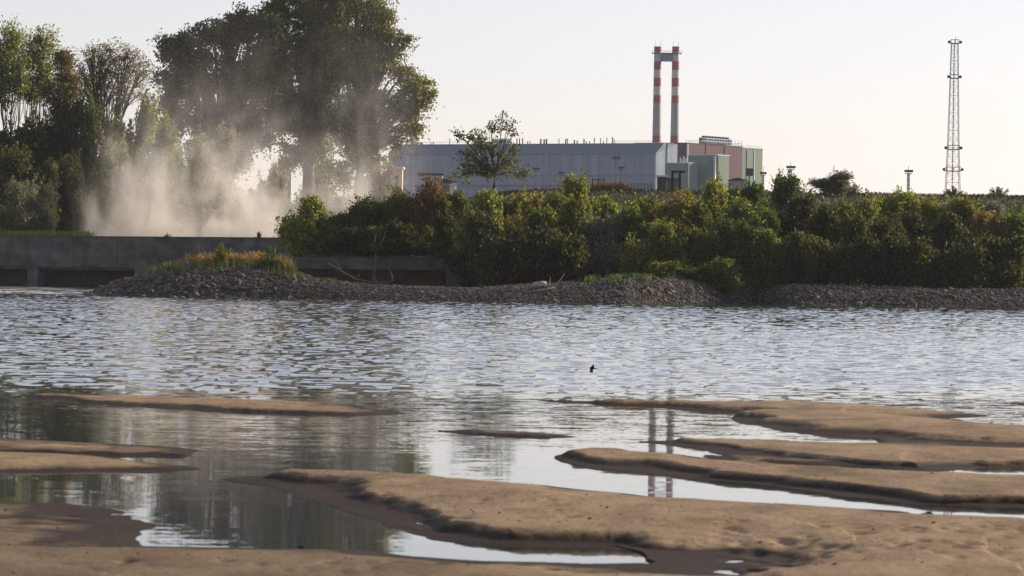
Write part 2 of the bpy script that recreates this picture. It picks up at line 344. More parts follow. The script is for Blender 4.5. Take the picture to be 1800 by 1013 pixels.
    cand = np.argwhere((Z > .035) & (Y < 80) & (np.abs(X / Y) < .15)); pick = cand[rng.integers(0, len(cand), 520)]
    mb = MB()
    for a_, b_ in pick:
        q = rng.uniform(.005, .015) * (2 if rng.random() < .07 else 1); c = Vector((X[a_, b_] + rng.uniform(-.02, .02), Y[a_, b_], Z[a_, b_] + q * .2))
        vs = [c + Vector((q * 1.3 * math.cos(t) * rng.uniform(.7, 1.2), q * math.sin(t) * rng.uniform(.7, 1.2), -q * .3)) for t in np.arange(6) * 1.047] + [c + Vector((0, 0, q * .6))]
        mb.add(vs, [(k, (k + 1) % 6, 6) for k in range(6)])
    tag(mb.build('shore_pebbles', DARKST), 'small dark pebbles and crumbs strewn over the sandbars', 'pebbles', kind='stuff')
    me = gridmesh('sandbars', X, Y, Z); at = me.attributes.new('damp_shade', 'FLOAT', 'POINT')
    pxg = 900 + F * X / Y; damp_shade = np.maximum(wet_shade.reshape(X.shape), .42 * sstep(1000, 700, pxg) * sstep(44.5, 43, Y))
    at.data.foreach_set('value', damp_shade.astype(np.float32).ravel()); tag(link('sandbars', me, SAND), kind='structure')
sandbars()

# ------------------------------------------------------------------ far bank terrain
WL = [(-3000, 512), (100, 519.5), (160, 520.5), (300, 523), (480, 525.5), (700, 529), (900, 532.5), (1100, 535), (1330, 534), (1400, 537), (1600, 539.5), (1800, 541.5), (2400, 548), (4000, 565)]
_wp = np.array([p for p, _ in WL], float); _wy = np.array([G(p, y).y for p, y in WL])
def shore(px): return np.interp(px, _wp, _wy)
CREST = ([100, 160, 200, 270, 330, 420, 500, 560, 640, 800, 900, 1000, 1150, 1300, 1380, 1480, 1800, 3000], [.0, .05, 1.1, 2.1, 2.9, 3.0, 2.5, 1.6, 1.2, 1.0, 1.3, 1.7, 2.2, 2.5, 1.8, 1.6, 1.7, 2.0])
def weirY(px): return np.interp(px, [-600, 0, 500, 560], [500, 486, 450, 446])
LEV = ([-2000, 300, 520, 700, 850, 950, 1800, 4000], [5.4, 5.4, 5.6, 9.5, 11.0, 11.6, 11.6, 11.6])
def terr(X, Y):
    X = np.asarray(X, float); Y = np.asarray(Y, float)
    px = 900 + F * X / Y; t = Y - shore(px)
    zc = np.interp(px, *CREST)
    wd = np.interp(px, [150, 300, 480, 600, 900, 1150, 1300, 1450], [5, 9, 9, 6, 7, 10, 9, 6])
    u = np.clip(t / wd, 0, 1)
    z = np.where(t > 0, zc * u * (1.6 - .6 * u), t * .25)
    lev = np.interp(px, *LEV)
    back = np.interp(px, [235, 300, 430, 520, 540], [-1.2, -.3, .6, .9, .9])
    # behind the stone spit the ground drops to the stream and the weir pool
    drop = sstep(15, 21, t)
    zleft = z * (1 - drop) + back * drop
    zleft = np.where(Y > weirY(px) + .6, 5.4, zleft)
    start = np.interp(px, [540, 830, 860, 1400], [406, 404, 385, 382])
    k = sstep(0, 1, (Y - start) / (438 - start)); st = np.interp(px, [540, 830, 850], [1, 1, 0])
    base = np.where((Y > 405), 4.0 * st + z * (1 - st), z)
    zright = base + (lev - base) * k
    zr = lev + (8.0 - lev) * sstep(446, 470, Y)
    zright = np.where(Y > 440, zr, zright)
    b = sstep(515, 545, px)
    z = zleft * (1 - b) + zright * b
    z = np.where(px < 150, np.where(Y > weirY(px) + .6, 5.4, -1.2), z)
    z = z + (fbm(X * .25, Y * .25, 2, 4) * .25 + fbm(X * 1.1, Y * 1.1, 7, 3) * .12) * sstep(.0, 1.0, z) 
    return z
def T1(x, y): return float(terr(np.array([x]), np.array([y]))[0])
yy = np.concatenate([np.arange(335, 500, .7), np.arange(500, 700, 5), np.geomspace(701, 3300, 30)])
us = np.concatenate([np.linspace(-6000, -250, 60), np.arange(-240, 2050, 5.5), np.linspace(2060, 8000, 60)])
Yg = np.repeat(yy[:, None], len(us), 1); Xg = (us[None] - 900) / F * Yg
tag(link('riverbank_ground', gridmesh('riverbank_ground', Xg, Yg, terr(Xg, Yg)), SOIL), kind='structure')

# stones of the bank
def rocks():
    ph = (1 + 5 ** .5) / 2
    iv = np.array([(-1, ph, 0), (1, ph, 0), (-1, -ph, 0), (1, -ph, 0), (0, -1, ph), (0, 1, ph), (0, -1, -ph), (0, 1, -ph), (ph, 0, -1), (ph, 0, 1), (-ph, 0, -1), (-ph, 0, 1)]) / 1.9
    fi = np.array([(0, 11, 5), (0, 5, 1), (0, 1, 7), (0, 7, 10), (0, 10, 11), (1, 5, 9), (5, 11, 4), (11, 10, 2), (10, 7, 6), (7, 1, 8), (3, 9, 4), (3, 4, 2), (3, 2, 6), (3, 6, 8), (3, 8, 9), (4, 9, 5), (2, 4, 11), (6, 2, 10), (8, 6, 7), (9, 8, 1)])
    N = 52000
    px = rng.uniform(150, 1900, N); t = rng.uniform(-.4, 17, N) 
    d = shore(px) + t; X = (px - 900) / F * d; z = terr(X, d)
    keep = (z > -.3) & (z < 3.5) & ((px < 560) | (t < 14)) ; X, d, z, px, t = X[keep], d[keep], z[keep], px[keep], t[keep]
    N = len(X); sz = rng.uniform(.06, .15, N) * np.where(rng.random(N) < .05, rng.uniform(1.4, 2.6, N), 1) * np.where((px > 520) & (px < 1050), .72, 1)
    sc = rng.uniform(.7, 1.35, (N, 3)); sc[:, 2] *= .6
    A = iv[None] * (sc * sz[:, None])[:, None, :] * rng.uniform(.75, 1.25, (N, 12, 1))
    a = rng.uniform(0, 6.28, N); ca, sa = np.cos(a), np.sin(a)
    x = A[..., 0] * ca[:, None] - A[..., 1] * sa[:, None]; y = A[..., 0] * sa[:, None] + A[..., 1] * ca[:, None]
    tl = rng.normal(0, .4, N)[:, None]; zz = A[..., 2] + x * tl
    V = np.stack([x + X[:, None], y + d[:, None], zz + (z + sz * .25)[:, None]], -1).reshape(-1, 3)
    Fc = (fi[None] + (np.arange(N) * 12)[:, None, None]).reshape(-1, 3)
    tag(link('riprap_stones', arrmesh('riprap_stones', V, Fc), STONE), 'grey broken stones covering the far river bank', 'stones', kind='stuff')
rocks()

# ------------------------------------------------------------------ plants
def leafquads(C, size, up_bias=0.0):
    n = len(C); a = rng.normal(size=(n, 3)); a[:, 2] += up_bias; a /= np.linalg.norm(a, axis=1)[:, None]
    b = np.cross(a, rng.normal(size=(n, 3))); b /= np.linalg.norm(b, axis=1)[:, None]
    sz = (size * rng.uniform(.6, 1.25, n))[:, None]; a = a * sz * .62; b = b * sz * .36
    V = np.stack([C - a, C + b, C + a, C - b], 1).reshape(-1, 3)
    return V
def quadmesh(name, V): 
    return arrmesh(name, V, np.arange(len(V)).reshape(-1, 4), True)
def shell(blobs, n, lo=.72, hi=1.06, cull=.8):
    out = []; ar = np.array([b[3] * b[5] + b[4] * b[5] + b[3] * b[4] for b in blobs]); ar = ar / ar.sum()
    B = np.array(blobs)
    for b, f in zip(blobs, ar):
        k = int(n * f * 1.7); d = rng.normal(size=(k, 3)); d /= np.linalg.norm(d, axis=1)[:, None]
        p = np.array(b[:3]) + d * np.array(b[3:6]) * rng.uniform(lo, hi, (k, 1))
        ok = np.ones(k, bool)
        for o in B:
            e = (((p - o[:3]) / o[3:6]) ** 2).sum(1); ok &= ~((e < cull ** 2 * .6) & (not np.allclose(o, b)))
        out.append(p[ok])
    return np.concatenate(out)
def bushmesh(seed, h, wd, leaf, n, spiky=0, taper=.6, ztop=.76):
    global rng
    rng = np.random.default_rng(seed)
    blobs = [(0, 0, h * .33, wd * .30, wd * .30, h * .29)]
    for k in range(9):
        a = rng.uniform(0, 6.28); r = wd * .5 * rng.uniform(.25, .72); z = h * rng.uniform(.1, ztop); r *= 1.12 - taper * max(0, z / h - .4) / .6
        q = rng.uniform(.09, .21); blobs.append((r * math.cos(a), r * math.sin(a), z, wd * q, wd * q, h * q * .85))
    core = shell(blobs, n // 6, .4, .85)
    base = shell(blobs, 170 + spiky * 5, .6, .95)
    ctr = np.array([0, 0, h * .25]); dr = base - ctr; dr /= np.linalg.norm(dr, axis=1)[:, None]
    dr = dr * .75 + np.array([0, 0, .75]) + rng.normal(0, .33, dr.shape); dr /= np.linalg.norm(dr, axis=1)[:, None]
    Ls = h * rng.uniform(.06, .20, len(base)) * (1 + .5 * (rng.random(len(base)) < spiky / 160)); per = max(8, int(n * .85 / len(base)))
    tt = rng.uniform(0, 1, (len(base), per, 1)) ** .8; rad = (.42 * (1 - tt) + .10) * leaf / .3
    S = base[:, None] + dr[:, None] * Ls[:, None, None] * tt + rng.normal(0, 1, (len(base), per, 3)) * rad
    C = np.concatenate([core, S.reshape(-1, 3)])
    C = C[C[:, 2] > .05]
    crown = quadmesh('foliage', leafquads(C, leaf)); crown.materials.append(LEAF)
    m = MB()
    for k in range(7):
        a = rng.uniform(0, 6.28); r = wd * rng.uniform(.1, .33)
        m.tube([(0.2 * math.cos(a), .2 * math.sin(a), -.3), (r * .5 * math.cos(a), r * .5 * math.sin(a), h * .35), (r * math.cos(a), r * math.sin(a), h * .74)], [.09, .06, .02], 5)
    st = bpy.data.meshes.new('stem'); st.from_pydata(m.v, [], m.f); st.materials.append(BARK)
    return crown, st
def sprigmesh(seed, h, wd, leaf, shoots, per):
    global rng
    rng = np.random.default_rng(seed); m = MB(); S = []
    for k in range(shoots):
        a = rng.uniform(0, 6.28); r = wd * .5 * rng.uniform(.05, 1); L = h * rng.uniform(.45, 1) * (1 - .35 * r / wd * 2)
        tip = np.array([r * math.cos(a), r * math.sin(a), L]); b = tip * np.array([.25, .25, 0]); mid = (b + tip) / 2 - np.array([tip[0], tip[1], 0]) * .12
        m.tube([b, mid, tip], [.035, .02, .008], 4)
        t = rng.uniform(.15, 1, (per, 1)); p = b * (1 - t) ** 2 + 2 * mid * t * (1 - t) + tip * t * t
        S.append(p + rng.normal(0, 1, (per, 3)) * .13 * (1.2 - t) * h / 3.2)
    crown = quadmesh('foliage', leafquads(np.concatenate(S), leaf)); crown.materials.append(LEAF)
    st = bpy.data.meshes.new('stem'); st.from_pydata(m.v, [], m.f); st.materials.append(BARK)
    return crown, st
BUSH = {
 'round': [bushmesh(101 + k, 8, 7, .28, 20000, spiky=14) for k in range(4)],
 'spiky': [bushmesh(201 + k, 8, 5.5, .27, 15000, spiky=46) for k in range(3)],
 'low': [bushmesh(301 + k, 4, 5.5, .26, 9500, spiky=16) for k in range(3)],
 'willow': [bushmesh(401 + k, 8, 7, .24, 13000, spiky=26) for k in range(2)],
 'tall': [bushmesh(601 + k, 16, 11, .36, 30000, spiky=20, taper=.25, ztop=.84) for k in range(3)],
 'sprig': [sprigmesh(501 + k, 3.2, 2.4, .19, 26, 55) for k in range(3)],
}
DIM = {'round': (8, 7), 'spiky': (8, 5.5), 'low': (4, 5.5), 'willow': (8, 7), 'tall': (16, 11), 'sprig': (3.2, 2.2)}
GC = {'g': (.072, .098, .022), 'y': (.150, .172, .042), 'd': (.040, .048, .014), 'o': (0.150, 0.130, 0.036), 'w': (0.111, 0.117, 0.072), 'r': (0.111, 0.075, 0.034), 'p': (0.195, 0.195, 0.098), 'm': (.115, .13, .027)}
_bc = 0
def bush(px, ytop, d, wpx, kind, col, label, group='bushes on the far bank', zb=None, name='bush'):
    global _bc
    x = XPX(px, d); zt = W(px, ytop, d).z; z = T1(x, d) if zb is None else zb; z -= .15
    cr, st = BUSH[kind][_bc % len(BUSH[kind])]; _bc += 1
    h0, w0 = DIM[kind]; sz = max(.3, (zt - z) / (h0 * 1.0)); sx = wpx / F * d / w0
    r = root(name, (x, d, z), label, 'tree' if 'tree' in name else 'bush', group); r.rotation_euler.z = _bc * 2.4; r.scale = (sx, sx, sz)
    c = bpy.data.objects.new('foliage' if 'tree' not in name else 'crown', cr); s_ = bpy.data.objects.new('stem' if 'tree' not in name else 'trunk', st)
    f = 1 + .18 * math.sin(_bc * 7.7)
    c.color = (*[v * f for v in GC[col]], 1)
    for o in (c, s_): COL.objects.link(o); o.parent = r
    return r

def limbpts(a, b, bend, k=5):
    a = Vector(a); b = Vector(b); out = []
    off = Vector(rng.normal(0, bend, 3)) * (b - a).length
    for i in range(k):
        t = i / (k - 1); p = a.lerp(b, t); p += off * math.sin(math.pi * t); p.z += (b.z - a.z) * .12 * math.sin(math.pi * t); out.append(p)
    return out
def tree(name, px, d, ybase, lobes, label, col, seed, leaf=.33, clumps=60, per=26, crad=.75, trunk_r=.5, droop=0, stems=1, twig=.25, zb=None, group=None, fork=.25, twr=.03, cat='tree', satellites=False):
    """lobes: (px, py, rx px, ry px) of the crown as it stands at distance d"""
    global rng
    rng = np.random.default_rng(seed)
    x = XPX(px, d); z = T1(x, d) if zb is None else zb
    r = root(name, (x, d, z - .1), label, cat, group)
    m = MB(); C = []; bx = Vector((x, d, z - .3)); k = d / F
    L = []
    if satellites:
        extra = []
        for (lx, ly, rx, ry) in lobes:
            for q in range(3):
                a = rng.uniform(0, 6.28); f = rng.uniform(.28, .5); extra.append((lx + rx * math.cos(a) * .95, ly + ry * math.sin(a) * .95, rx * f, ry * f))
        lobes = [(a, b, c * .84, d_ * .84) for a, b, c, d_ in lobes] + extra
    for (lx, ly, rx, ry) in lobes:
        c = W(lx, ly, d); c.y = d + rng.uniform(-.5, .5) * rx * k * 1.2; L.append((c, rx * k, ry * k))
    top = max(c.z for c, _, _ in L)
    forkp = bx + Vector((0, 0, (top - bx.z) * fork))
    for sidx in range(stems):
        b0 = bx + Vector((rng.uniform(-.6, .6) * (stems > 1), rng.uniform(-.5, .5) * (stems > 1), 0))
        m.tube([b0, b0.lerp(forkp, .5) + Vector(rng.normal(0, .15, 3)), forkp], [trunk_r * 1.15, trunk_r * .95, trunk_r * .8], 8)
    for c, rx, ry in L:
        e = c + Vector((0, 0, ry * .3)); pts = limbpts(forkp, e, .05); n = len(pts)
        m.tube(pts, [trunk_r * .55 * (1 - .82 * i / (n - 1)) for i in range(n)], 6, False)
        nc = max(6, int(clumps * rx * ry / 9))
        dd = rng.normal(size=(nc, 3)); dd /= np.linalg.norm(dd, axis=1)[:, None]
        cc = np.array(c) + dd * np.array([rx, rx * .9, ry]) * (rng.uniform(.25, 1, (nc, 1)) ** .6)
        for q in cc:
            if rng.random() < twig:
                s0 = pts[int(rng.integers(1, n))]
                m.tube(limbpts(s0, Vector(q), .06, 4), [twr * 2.2, twr * 1.6, twr, twr * .5], 4, False)
        g = rng.normal(size=(nc, per, 3)) * crad * np.array([1, 1, .7 + droop]) * rng.uniform(.5, 1.2, (nc, 1, 1))
        if droop: g[..., 2] -= np.abs(g[..., 2]) * droop
        C.append((cc[:, None] + g).reshape(-1, 3))
    C = np.concatenate(C) - np.array(r.location)
    m.build('trunk', BARK, r, True)
    o = link('crown', quadmesh('crown', leafquads(C, leaf)), LEAF, r); o.color = (*(GC[col] if isinstance(col, str) else col), 1)
    return r

# --- the tall poplars and the wood on the left
tree('poplar_tree', 395, 575, 0, [(310, 95, 34, 26), (345, 70, 34, 34), (395, 55, 42, 38), (440, 45, 40, 32), (470, 85, 40, 40), (330, 150, 46, 42), (390, 130, 50, 45), (445, 150, 48, 50), (310, 205, 30, 34), (370, 215, 42, 40), (430, 230, 42, 44), (470, 205, 36, 40), (420, 285, 30, 22), (345, 255, 20, 18)],
     'broad dark poplar, left of the tallest tree, crown leaning left above the mist', (.055, .07, .024), 21, .40, 62, 50, .62, .9, .5, satellites=True, stems=2, fork=.35)
tree('poplar_tree', 540, 582, 0, [(500, 20, 42, 40), (545, 0, 44, 42), (590, 10, 40, 40), (510, 80, 48, 44), (570, 75, 46, 44), (520, 140, 46, 44), (575, 150, 44, 46), (505, 205, 36, 42), (560, 220, 40, 44), (530, 270, 34, 26), (600, 95, 34, 40)],
     'tallest poplar, its top cut off by the upper edge of the photo', (.075, .09, .026), 22, .40, 62, 50, .62, .9, .5, satellites=True, stems=2, fork=.3)
tree('poplar_tree', 632, 578, 0, [(640, 20, 36, 34), (672, 28, 30, 30), (640, 70, 40, 34), (690, 72, 26, 28), (625, 130, 40, 36), (675, 120, 34, 30), (720, 150, 34, 26), (740, 170, 18, 24), (690, 180, 40, 28), (722, 212, 24, 26), (640, 190, 36, 40), (670, 235, 34, 26), (615, 240, 34, 40), (650, 275, 26, 22), (596, 300, 22, 20)],
     'sunlit poplar with yellowing leaves, right edge of the tall tree group', (.12, .125, .03), 23, .38, 62, 48, .60, .7, .5, satellites=True, stems=2, fork=.3)
tree('slender_tree', 20, 600, 0, [(10, 90, 22, 40), (25, 60, 14, 22), (5, 150, 26, 36), (30, 130, 16, 40)], 'slender half-bare tree at the left edge of the photo', 'y', 24, .34, 85, 44, .8, .25, twig=.5)
tree('slender_tree', 65, 605, 0, [(48, 100, 12, 40), (70, 85, 12, 34), (85, 75, 10, 24), (78, 125, 16, 34), (60, 155, 24, 24)], 'slender tree with twin upright tops, second from the left edge', 'y', 25, .34, 85, 44, .8, .25, twig=.5)
tree('rusty_tree', 115, 600, 0, [(112, 120, 22, 30), (125, 150, 24, 26), (95, 165, 26, 22), (110, 105, 14, 16)], 'small tree with olive and rust leaves beside the bare tree', (.12, .10, .03), 26, .32, 90, 44, .7, .22, twig=.5)
tree('bare_tree', 186, 590, 0, [(190, 95, 42, 30), (160, 115, 34, 32), (225, 110, 40, 34), (190, 135, 52, 36), (250, 135, 26, 30), (150, 150, 22, 26), (215, 165, 40, 22)], 'thinly leaved round tree with its grey branches showing', (.14, .125, .055), 27, .26, 48, 24, .7, .38, twig=1.0, twr=.045, fork=.42)
for a in [(40, 166, 545, 150, 'tall', 'd', 'dark dense tree at the left edge, level-topped'), (112, 162, 548, 150, 'tall', 'd', 'dark dense tree under the rust-leaved small tree'), (168, 172, 546, 110, 'tall', 'g', 'dark tree under the bare round tree, right end of the dark row'), (0, 190, 540, 140, 'tall', 'd', 'shaded tree cut off by the left edge, under the slender tree'),
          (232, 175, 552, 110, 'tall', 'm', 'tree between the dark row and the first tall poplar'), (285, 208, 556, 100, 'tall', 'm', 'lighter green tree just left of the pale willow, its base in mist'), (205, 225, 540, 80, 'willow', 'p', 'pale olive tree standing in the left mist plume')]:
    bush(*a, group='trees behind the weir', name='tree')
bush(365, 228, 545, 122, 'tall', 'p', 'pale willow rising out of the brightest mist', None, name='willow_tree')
bush(120, 262, 520, 90, 'round', 'd', 'shadowed bush behind the grey-green shrubs on the left', 'bushes behind the weir')
bush(50, 262, 515, 130, 'round', 'd', 'deep shaded bush at the left, behind the grey-green shrubs', 'bushes behind the weir')
bush(30, 305, 503, 90, 'willow', 'w', 'grey-green shrub above the left end of the weir', 'bushes behind the weir')
bush(75, 318, 500, 62, 'willow', 'w', 'small grey-green shrub beside the dark wood, above the weir', 'bushes behind the weir')
bush(5, 350, 498, 50, 'low', 'm', 'leafy green bush at the left edge, above the weir', 'bushes behind the weir')
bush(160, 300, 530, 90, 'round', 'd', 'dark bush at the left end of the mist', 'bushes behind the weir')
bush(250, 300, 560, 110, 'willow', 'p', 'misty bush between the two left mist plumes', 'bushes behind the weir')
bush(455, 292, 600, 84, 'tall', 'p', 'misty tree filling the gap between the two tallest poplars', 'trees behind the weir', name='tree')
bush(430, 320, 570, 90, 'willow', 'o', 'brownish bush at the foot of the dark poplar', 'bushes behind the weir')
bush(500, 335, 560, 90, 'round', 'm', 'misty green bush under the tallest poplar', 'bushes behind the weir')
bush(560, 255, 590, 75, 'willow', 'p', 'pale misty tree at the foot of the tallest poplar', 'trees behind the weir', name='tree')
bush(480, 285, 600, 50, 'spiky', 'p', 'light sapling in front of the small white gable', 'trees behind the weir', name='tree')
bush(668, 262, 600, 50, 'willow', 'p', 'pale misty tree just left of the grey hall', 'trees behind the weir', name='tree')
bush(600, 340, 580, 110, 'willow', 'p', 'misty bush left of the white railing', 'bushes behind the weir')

# --- bushes along the bank, back row on the slope then front row at its foot
B = [
 (534, 338, 414, 103, 'round', 'y', 'yellow-green round bush at the right end of the mist, over the weir end'),
 (580, 385, 414, 78, 'low', 'm', 'low bush just right of the yellow-green round bush'),
 (628, 345, 414, 95, 'spiky', 'g', 'dark green bush right of the mist, above the concrete beam'),
 (672, 352, 414, 78, 'spiky', 'm', 'green bush between the dark green bush and the rust-topped bush'),
 (705, 322, 414, 69, 'spiky', 'g', 'dark-topped bush in front of the beige tower building'),
 (740, 312, 414, 78, 'spiky', 'r', 'rust-brown bush in front of the white lean-to'),
 (765, 345, 414, 78, 'round', 'r', 'reddish bush below the white lean-to'),
 (795, 335, 414, 84, 'round', 'm', 'bright green bush below the small grey house'),
 (845, 326, 400, 106, 'round', 'y', 'yellowish bush under the half-bare tree'),
 (890, 330, 406, 89, 'round', 'y', 'olive bush just right of the half-bare tree foot'),
 (935, 338, 405, 89, 'low', 'o', 'browning bush below the left end of the hall lamp masts'),
 (975, 338, 399, 78, 'round', 'y', 'olive bush left of the tall sprig-topped bush'),
 (1014, 308, 402, 69, 'spiky', 'y', 'tall sprig-topped bush in front of the grey hall'),
 (1050, 341, 406, 78, 'low', 'm', 'bush right below the rust-coloured grass'),
 (1095, 342, 404, 89, 'low', 'y', 'yellow-green bush under the tallest lamp mast'),
 (1140, 346, 406, 89, 'round', 'm', 'green bush left below the black gooseneck pipes'),
 (1180, 334, 398, 73, 'spiky', 'o', 'tan-leaved bush under the black gooseneck pipes'),
 (1212, 332, 406, 67, 'spiky', 'm', 'green bush right of the black gooseneck pipes'),
 (1246, 315, 397, 67, 'spiky', 'm', 'sprig-topped bush in front of the teal block'),
 (1284, 330, 404, 78, 'round', 'g', 'bush before the small pale shed'),
 (1325, 314, 401, 89, 'round', 'g', 'dark green bush below the signboard'),
 (1372, 306, 405, 82, 'spiky', 'g', 'tall dark bush in front of the lamp mast right of the plant'),
 (1415, 322, 400, 67, 'spiky', 'w', 'grey-green bush right of the tall dark bush'),
 (1466, 300, 436, 73, 'spiky', 'w', 'grey-green bush highest against the sky, right of the plant'),
 (1497, 318, 438, 38, 'sprig', 'w', 'thin grey sapling right of the highest grey-green bush'),
 (1490, 338, 400, 100, 'round', 'y', 'yellow bush under the thin grey sapling'),
 (1545, 338, 404, 89, 'round', 'y', 'bright yellow bush at the left end of the bare levee crest'),
 (1598, 336, 405, 78, 'spiky', 'y', 'yellow-green bush below the lone lamp mast'),
 (1650, 340, 405, 80, 'spiky', 'y', 'bright bush left of the lattice tower foot'),
 (1676, 326, 440, 51, 'sprig', 'g', 'small dark sapling at the lattice tower foot'),
 (1700, 346, 404, 80, 'spiky', 'm', 'green bush right of the lattice tower foot'),
 (1752, 326, 440, 44, 'sprig', 'w', 'sprigs on the levee crest right of the lattice tower'),
 (1748, 350, 403, 85, 'round', 'w', 'dull grey-green bush under the crest sprigs'),
 (1795, 343, 399, 78, 'round', 'o', 'ochre-tinged bush at the right edge, on the slope'),
 (1850, 346, 400, 89, 'round', 'm', 'green bush beyond the right edge of the slope'),
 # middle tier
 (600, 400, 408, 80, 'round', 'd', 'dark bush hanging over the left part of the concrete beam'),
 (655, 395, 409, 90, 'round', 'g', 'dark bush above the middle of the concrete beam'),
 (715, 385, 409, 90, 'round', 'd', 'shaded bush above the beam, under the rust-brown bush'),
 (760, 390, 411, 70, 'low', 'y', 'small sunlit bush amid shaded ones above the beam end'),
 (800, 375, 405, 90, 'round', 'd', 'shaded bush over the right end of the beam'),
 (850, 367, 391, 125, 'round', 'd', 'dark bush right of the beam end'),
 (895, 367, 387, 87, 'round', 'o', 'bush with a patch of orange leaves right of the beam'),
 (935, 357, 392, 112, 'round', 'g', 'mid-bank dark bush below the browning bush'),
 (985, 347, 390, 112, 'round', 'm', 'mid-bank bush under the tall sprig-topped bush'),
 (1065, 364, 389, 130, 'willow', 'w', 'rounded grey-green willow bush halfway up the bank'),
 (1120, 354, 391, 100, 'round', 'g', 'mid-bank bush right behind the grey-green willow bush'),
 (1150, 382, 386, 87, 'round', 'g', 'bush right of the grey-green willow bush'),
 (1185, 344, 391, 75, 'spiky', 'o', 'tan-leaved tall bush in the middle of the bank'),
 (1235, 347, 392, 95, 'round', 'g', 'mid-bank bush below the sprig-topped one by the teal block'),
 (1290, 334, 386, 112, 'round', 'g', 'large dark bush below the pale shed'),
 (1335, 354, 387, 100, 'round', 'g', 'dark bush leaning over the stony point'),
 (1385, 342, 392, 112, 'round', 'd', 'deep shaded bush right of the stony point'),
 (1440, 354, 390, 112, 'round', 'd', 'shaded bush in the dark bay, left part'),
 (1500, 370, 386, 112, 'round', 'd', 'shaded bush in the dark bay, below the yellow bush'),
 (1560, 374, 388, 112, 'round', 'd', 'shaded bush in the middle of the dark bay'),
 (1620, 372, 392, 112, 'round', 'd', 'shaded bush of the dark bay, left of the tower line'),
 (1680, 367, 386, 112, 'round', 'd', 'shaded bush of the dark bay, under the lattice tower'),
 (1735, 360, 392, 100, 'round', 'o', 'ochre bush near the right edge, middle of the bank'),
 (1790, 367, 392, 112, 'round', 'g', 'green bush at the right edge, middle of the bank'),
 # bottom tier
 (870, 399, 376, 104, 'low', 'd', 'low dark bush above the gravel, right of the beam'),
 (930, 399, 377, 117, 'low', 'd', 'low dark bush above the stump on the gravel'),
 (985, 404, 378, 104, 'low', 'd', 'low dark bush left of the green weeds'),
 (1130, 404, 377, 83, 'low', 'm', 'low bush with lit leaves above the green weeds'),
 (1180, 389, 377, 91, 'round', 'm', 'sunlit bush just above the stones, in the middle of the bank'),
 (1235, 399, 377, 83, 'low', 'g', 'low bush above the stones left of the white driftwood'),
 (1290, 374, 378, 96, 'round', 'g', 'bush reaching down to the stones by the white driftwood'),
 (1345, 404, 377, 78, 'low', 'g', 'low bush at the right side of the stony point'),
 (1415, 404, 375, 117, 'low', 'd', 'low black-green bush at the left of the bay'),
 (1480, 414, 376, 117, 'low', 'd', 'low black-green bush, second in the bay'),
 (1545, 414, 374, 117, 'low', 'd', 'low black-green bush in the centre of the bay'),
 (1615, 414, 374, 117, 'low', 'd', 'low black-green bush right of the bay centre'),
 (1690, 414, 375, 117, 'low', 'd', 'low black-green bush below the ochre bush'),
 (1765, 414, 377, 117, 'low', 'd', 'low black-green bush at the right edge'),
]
B += [
 (1172, 458, 371, 80, 'low', 'm', 'small low shrub rooted at the top of the stones, left one of three'),
 (1222, 462, 371, 76, 'low', 'g', 'small dark shrub rooted in the stones, middle one of three'),
 (1272, 455, 371, 84, 'low', 'g', 'low shrub on the stones beside the white driftwood'),
]
for a in B: bush(*a)
tree('half_bare_tree', 868, 432, 0, [(808, 242, 12, 10), (838, 250, 18, 22), (830, 285, 26, 26), (868, 262, 22, 22), (868, 222, 9, 10), (862, 300, 30, 18), (895, 285, 20, 20), (812, 308, 20, 14), (905, 265, 12, 14), (882, 215, 7, 22), (902, 225, 8, 24), (915, 305, 14, 10)],
     'half-bare tree standing out against the grey hall', (.085, .098, .03), 41, .28, 84, 22, .42, .15, twig=.9, twr=.028, fork=.3)
for px, yt, kind, c, lb in [(390, 422, 'sprig', 'm', 'small green sapling on the stone spit, among golden grass'), (478, 430, 'sprig', 'm', 'wispy green shrub at the right end of the golden grass')]:
    bush(px, yt, 362, 40 if px < 400 else 56, kind, c, lb, 'saplings on the stone spit', name='sapling')
for px, yt, lb in [(293, 408, 'little plant on top of the weir, before the mist gap'), (455, 405, 'little plant on top of the weir, near its right end')]:
    bush(px, yt, 468 - (px - 293) * .07, 16, 'sprig', 'd', lb, 'plants on the weir', zb=5.85, name='plant')

# --- grasses
def blades(name, pts, hts, wd, mat, label, lean=.25):
    n = len(pts); P = np.array(pts); a = rng.uniform(0, 6.28, n); dx = np.cos(a)[:, None] * np.array([[1, 0, 0]]) + np.sin(a)[:, None] * np.array([[0, 1, 0]])
    h = np.array(hts)[:, None]; ln = rng.normal(0, lean, (n, 3)) * h; ln[:, 2] = 0; up_ = np.array([[0, 0, 1]])
    V = np.stack([P - dx * wd, P + dx * wd, P + dx * wd * .8 + ln * .5 + up_ * h * .6, P - dx * wd * .8 + ln * .5 + up_ * h * .6, P + dx * wd * .6 + ln + up_ * h, P - dx * wd * .2 + ln + up_ * h], 1).reshape(-1, 3)
    i = np.arange(n)[:, None] * 6; Fc = np.concatenate([i + [[0, 1, 2, 3]], i + [[3, 2, 4, 5]]])
    return tag(link(name, arrmesh(name, V, Fc), mat), label, 'grass', kind='stuff')
def scatter(n, p0, p1, t0, t1, fn=None):
    px = rng.uniform(p0, p1, n); d = shore(px) + rng.uniform(t0, t1, n); X = (px - 900) / F * d
    if fn is not None: k = fn(px, d); X, d = X[k], d[k]
    return np.stack([X, d, terr(X, d)], -1)
nz2 = lambda px, d: fbm(px * .05, d * .4, 78, 3) > .12
nz = lambda px, d: fbm(px * .04, d * .3, 77, 3) > -.15
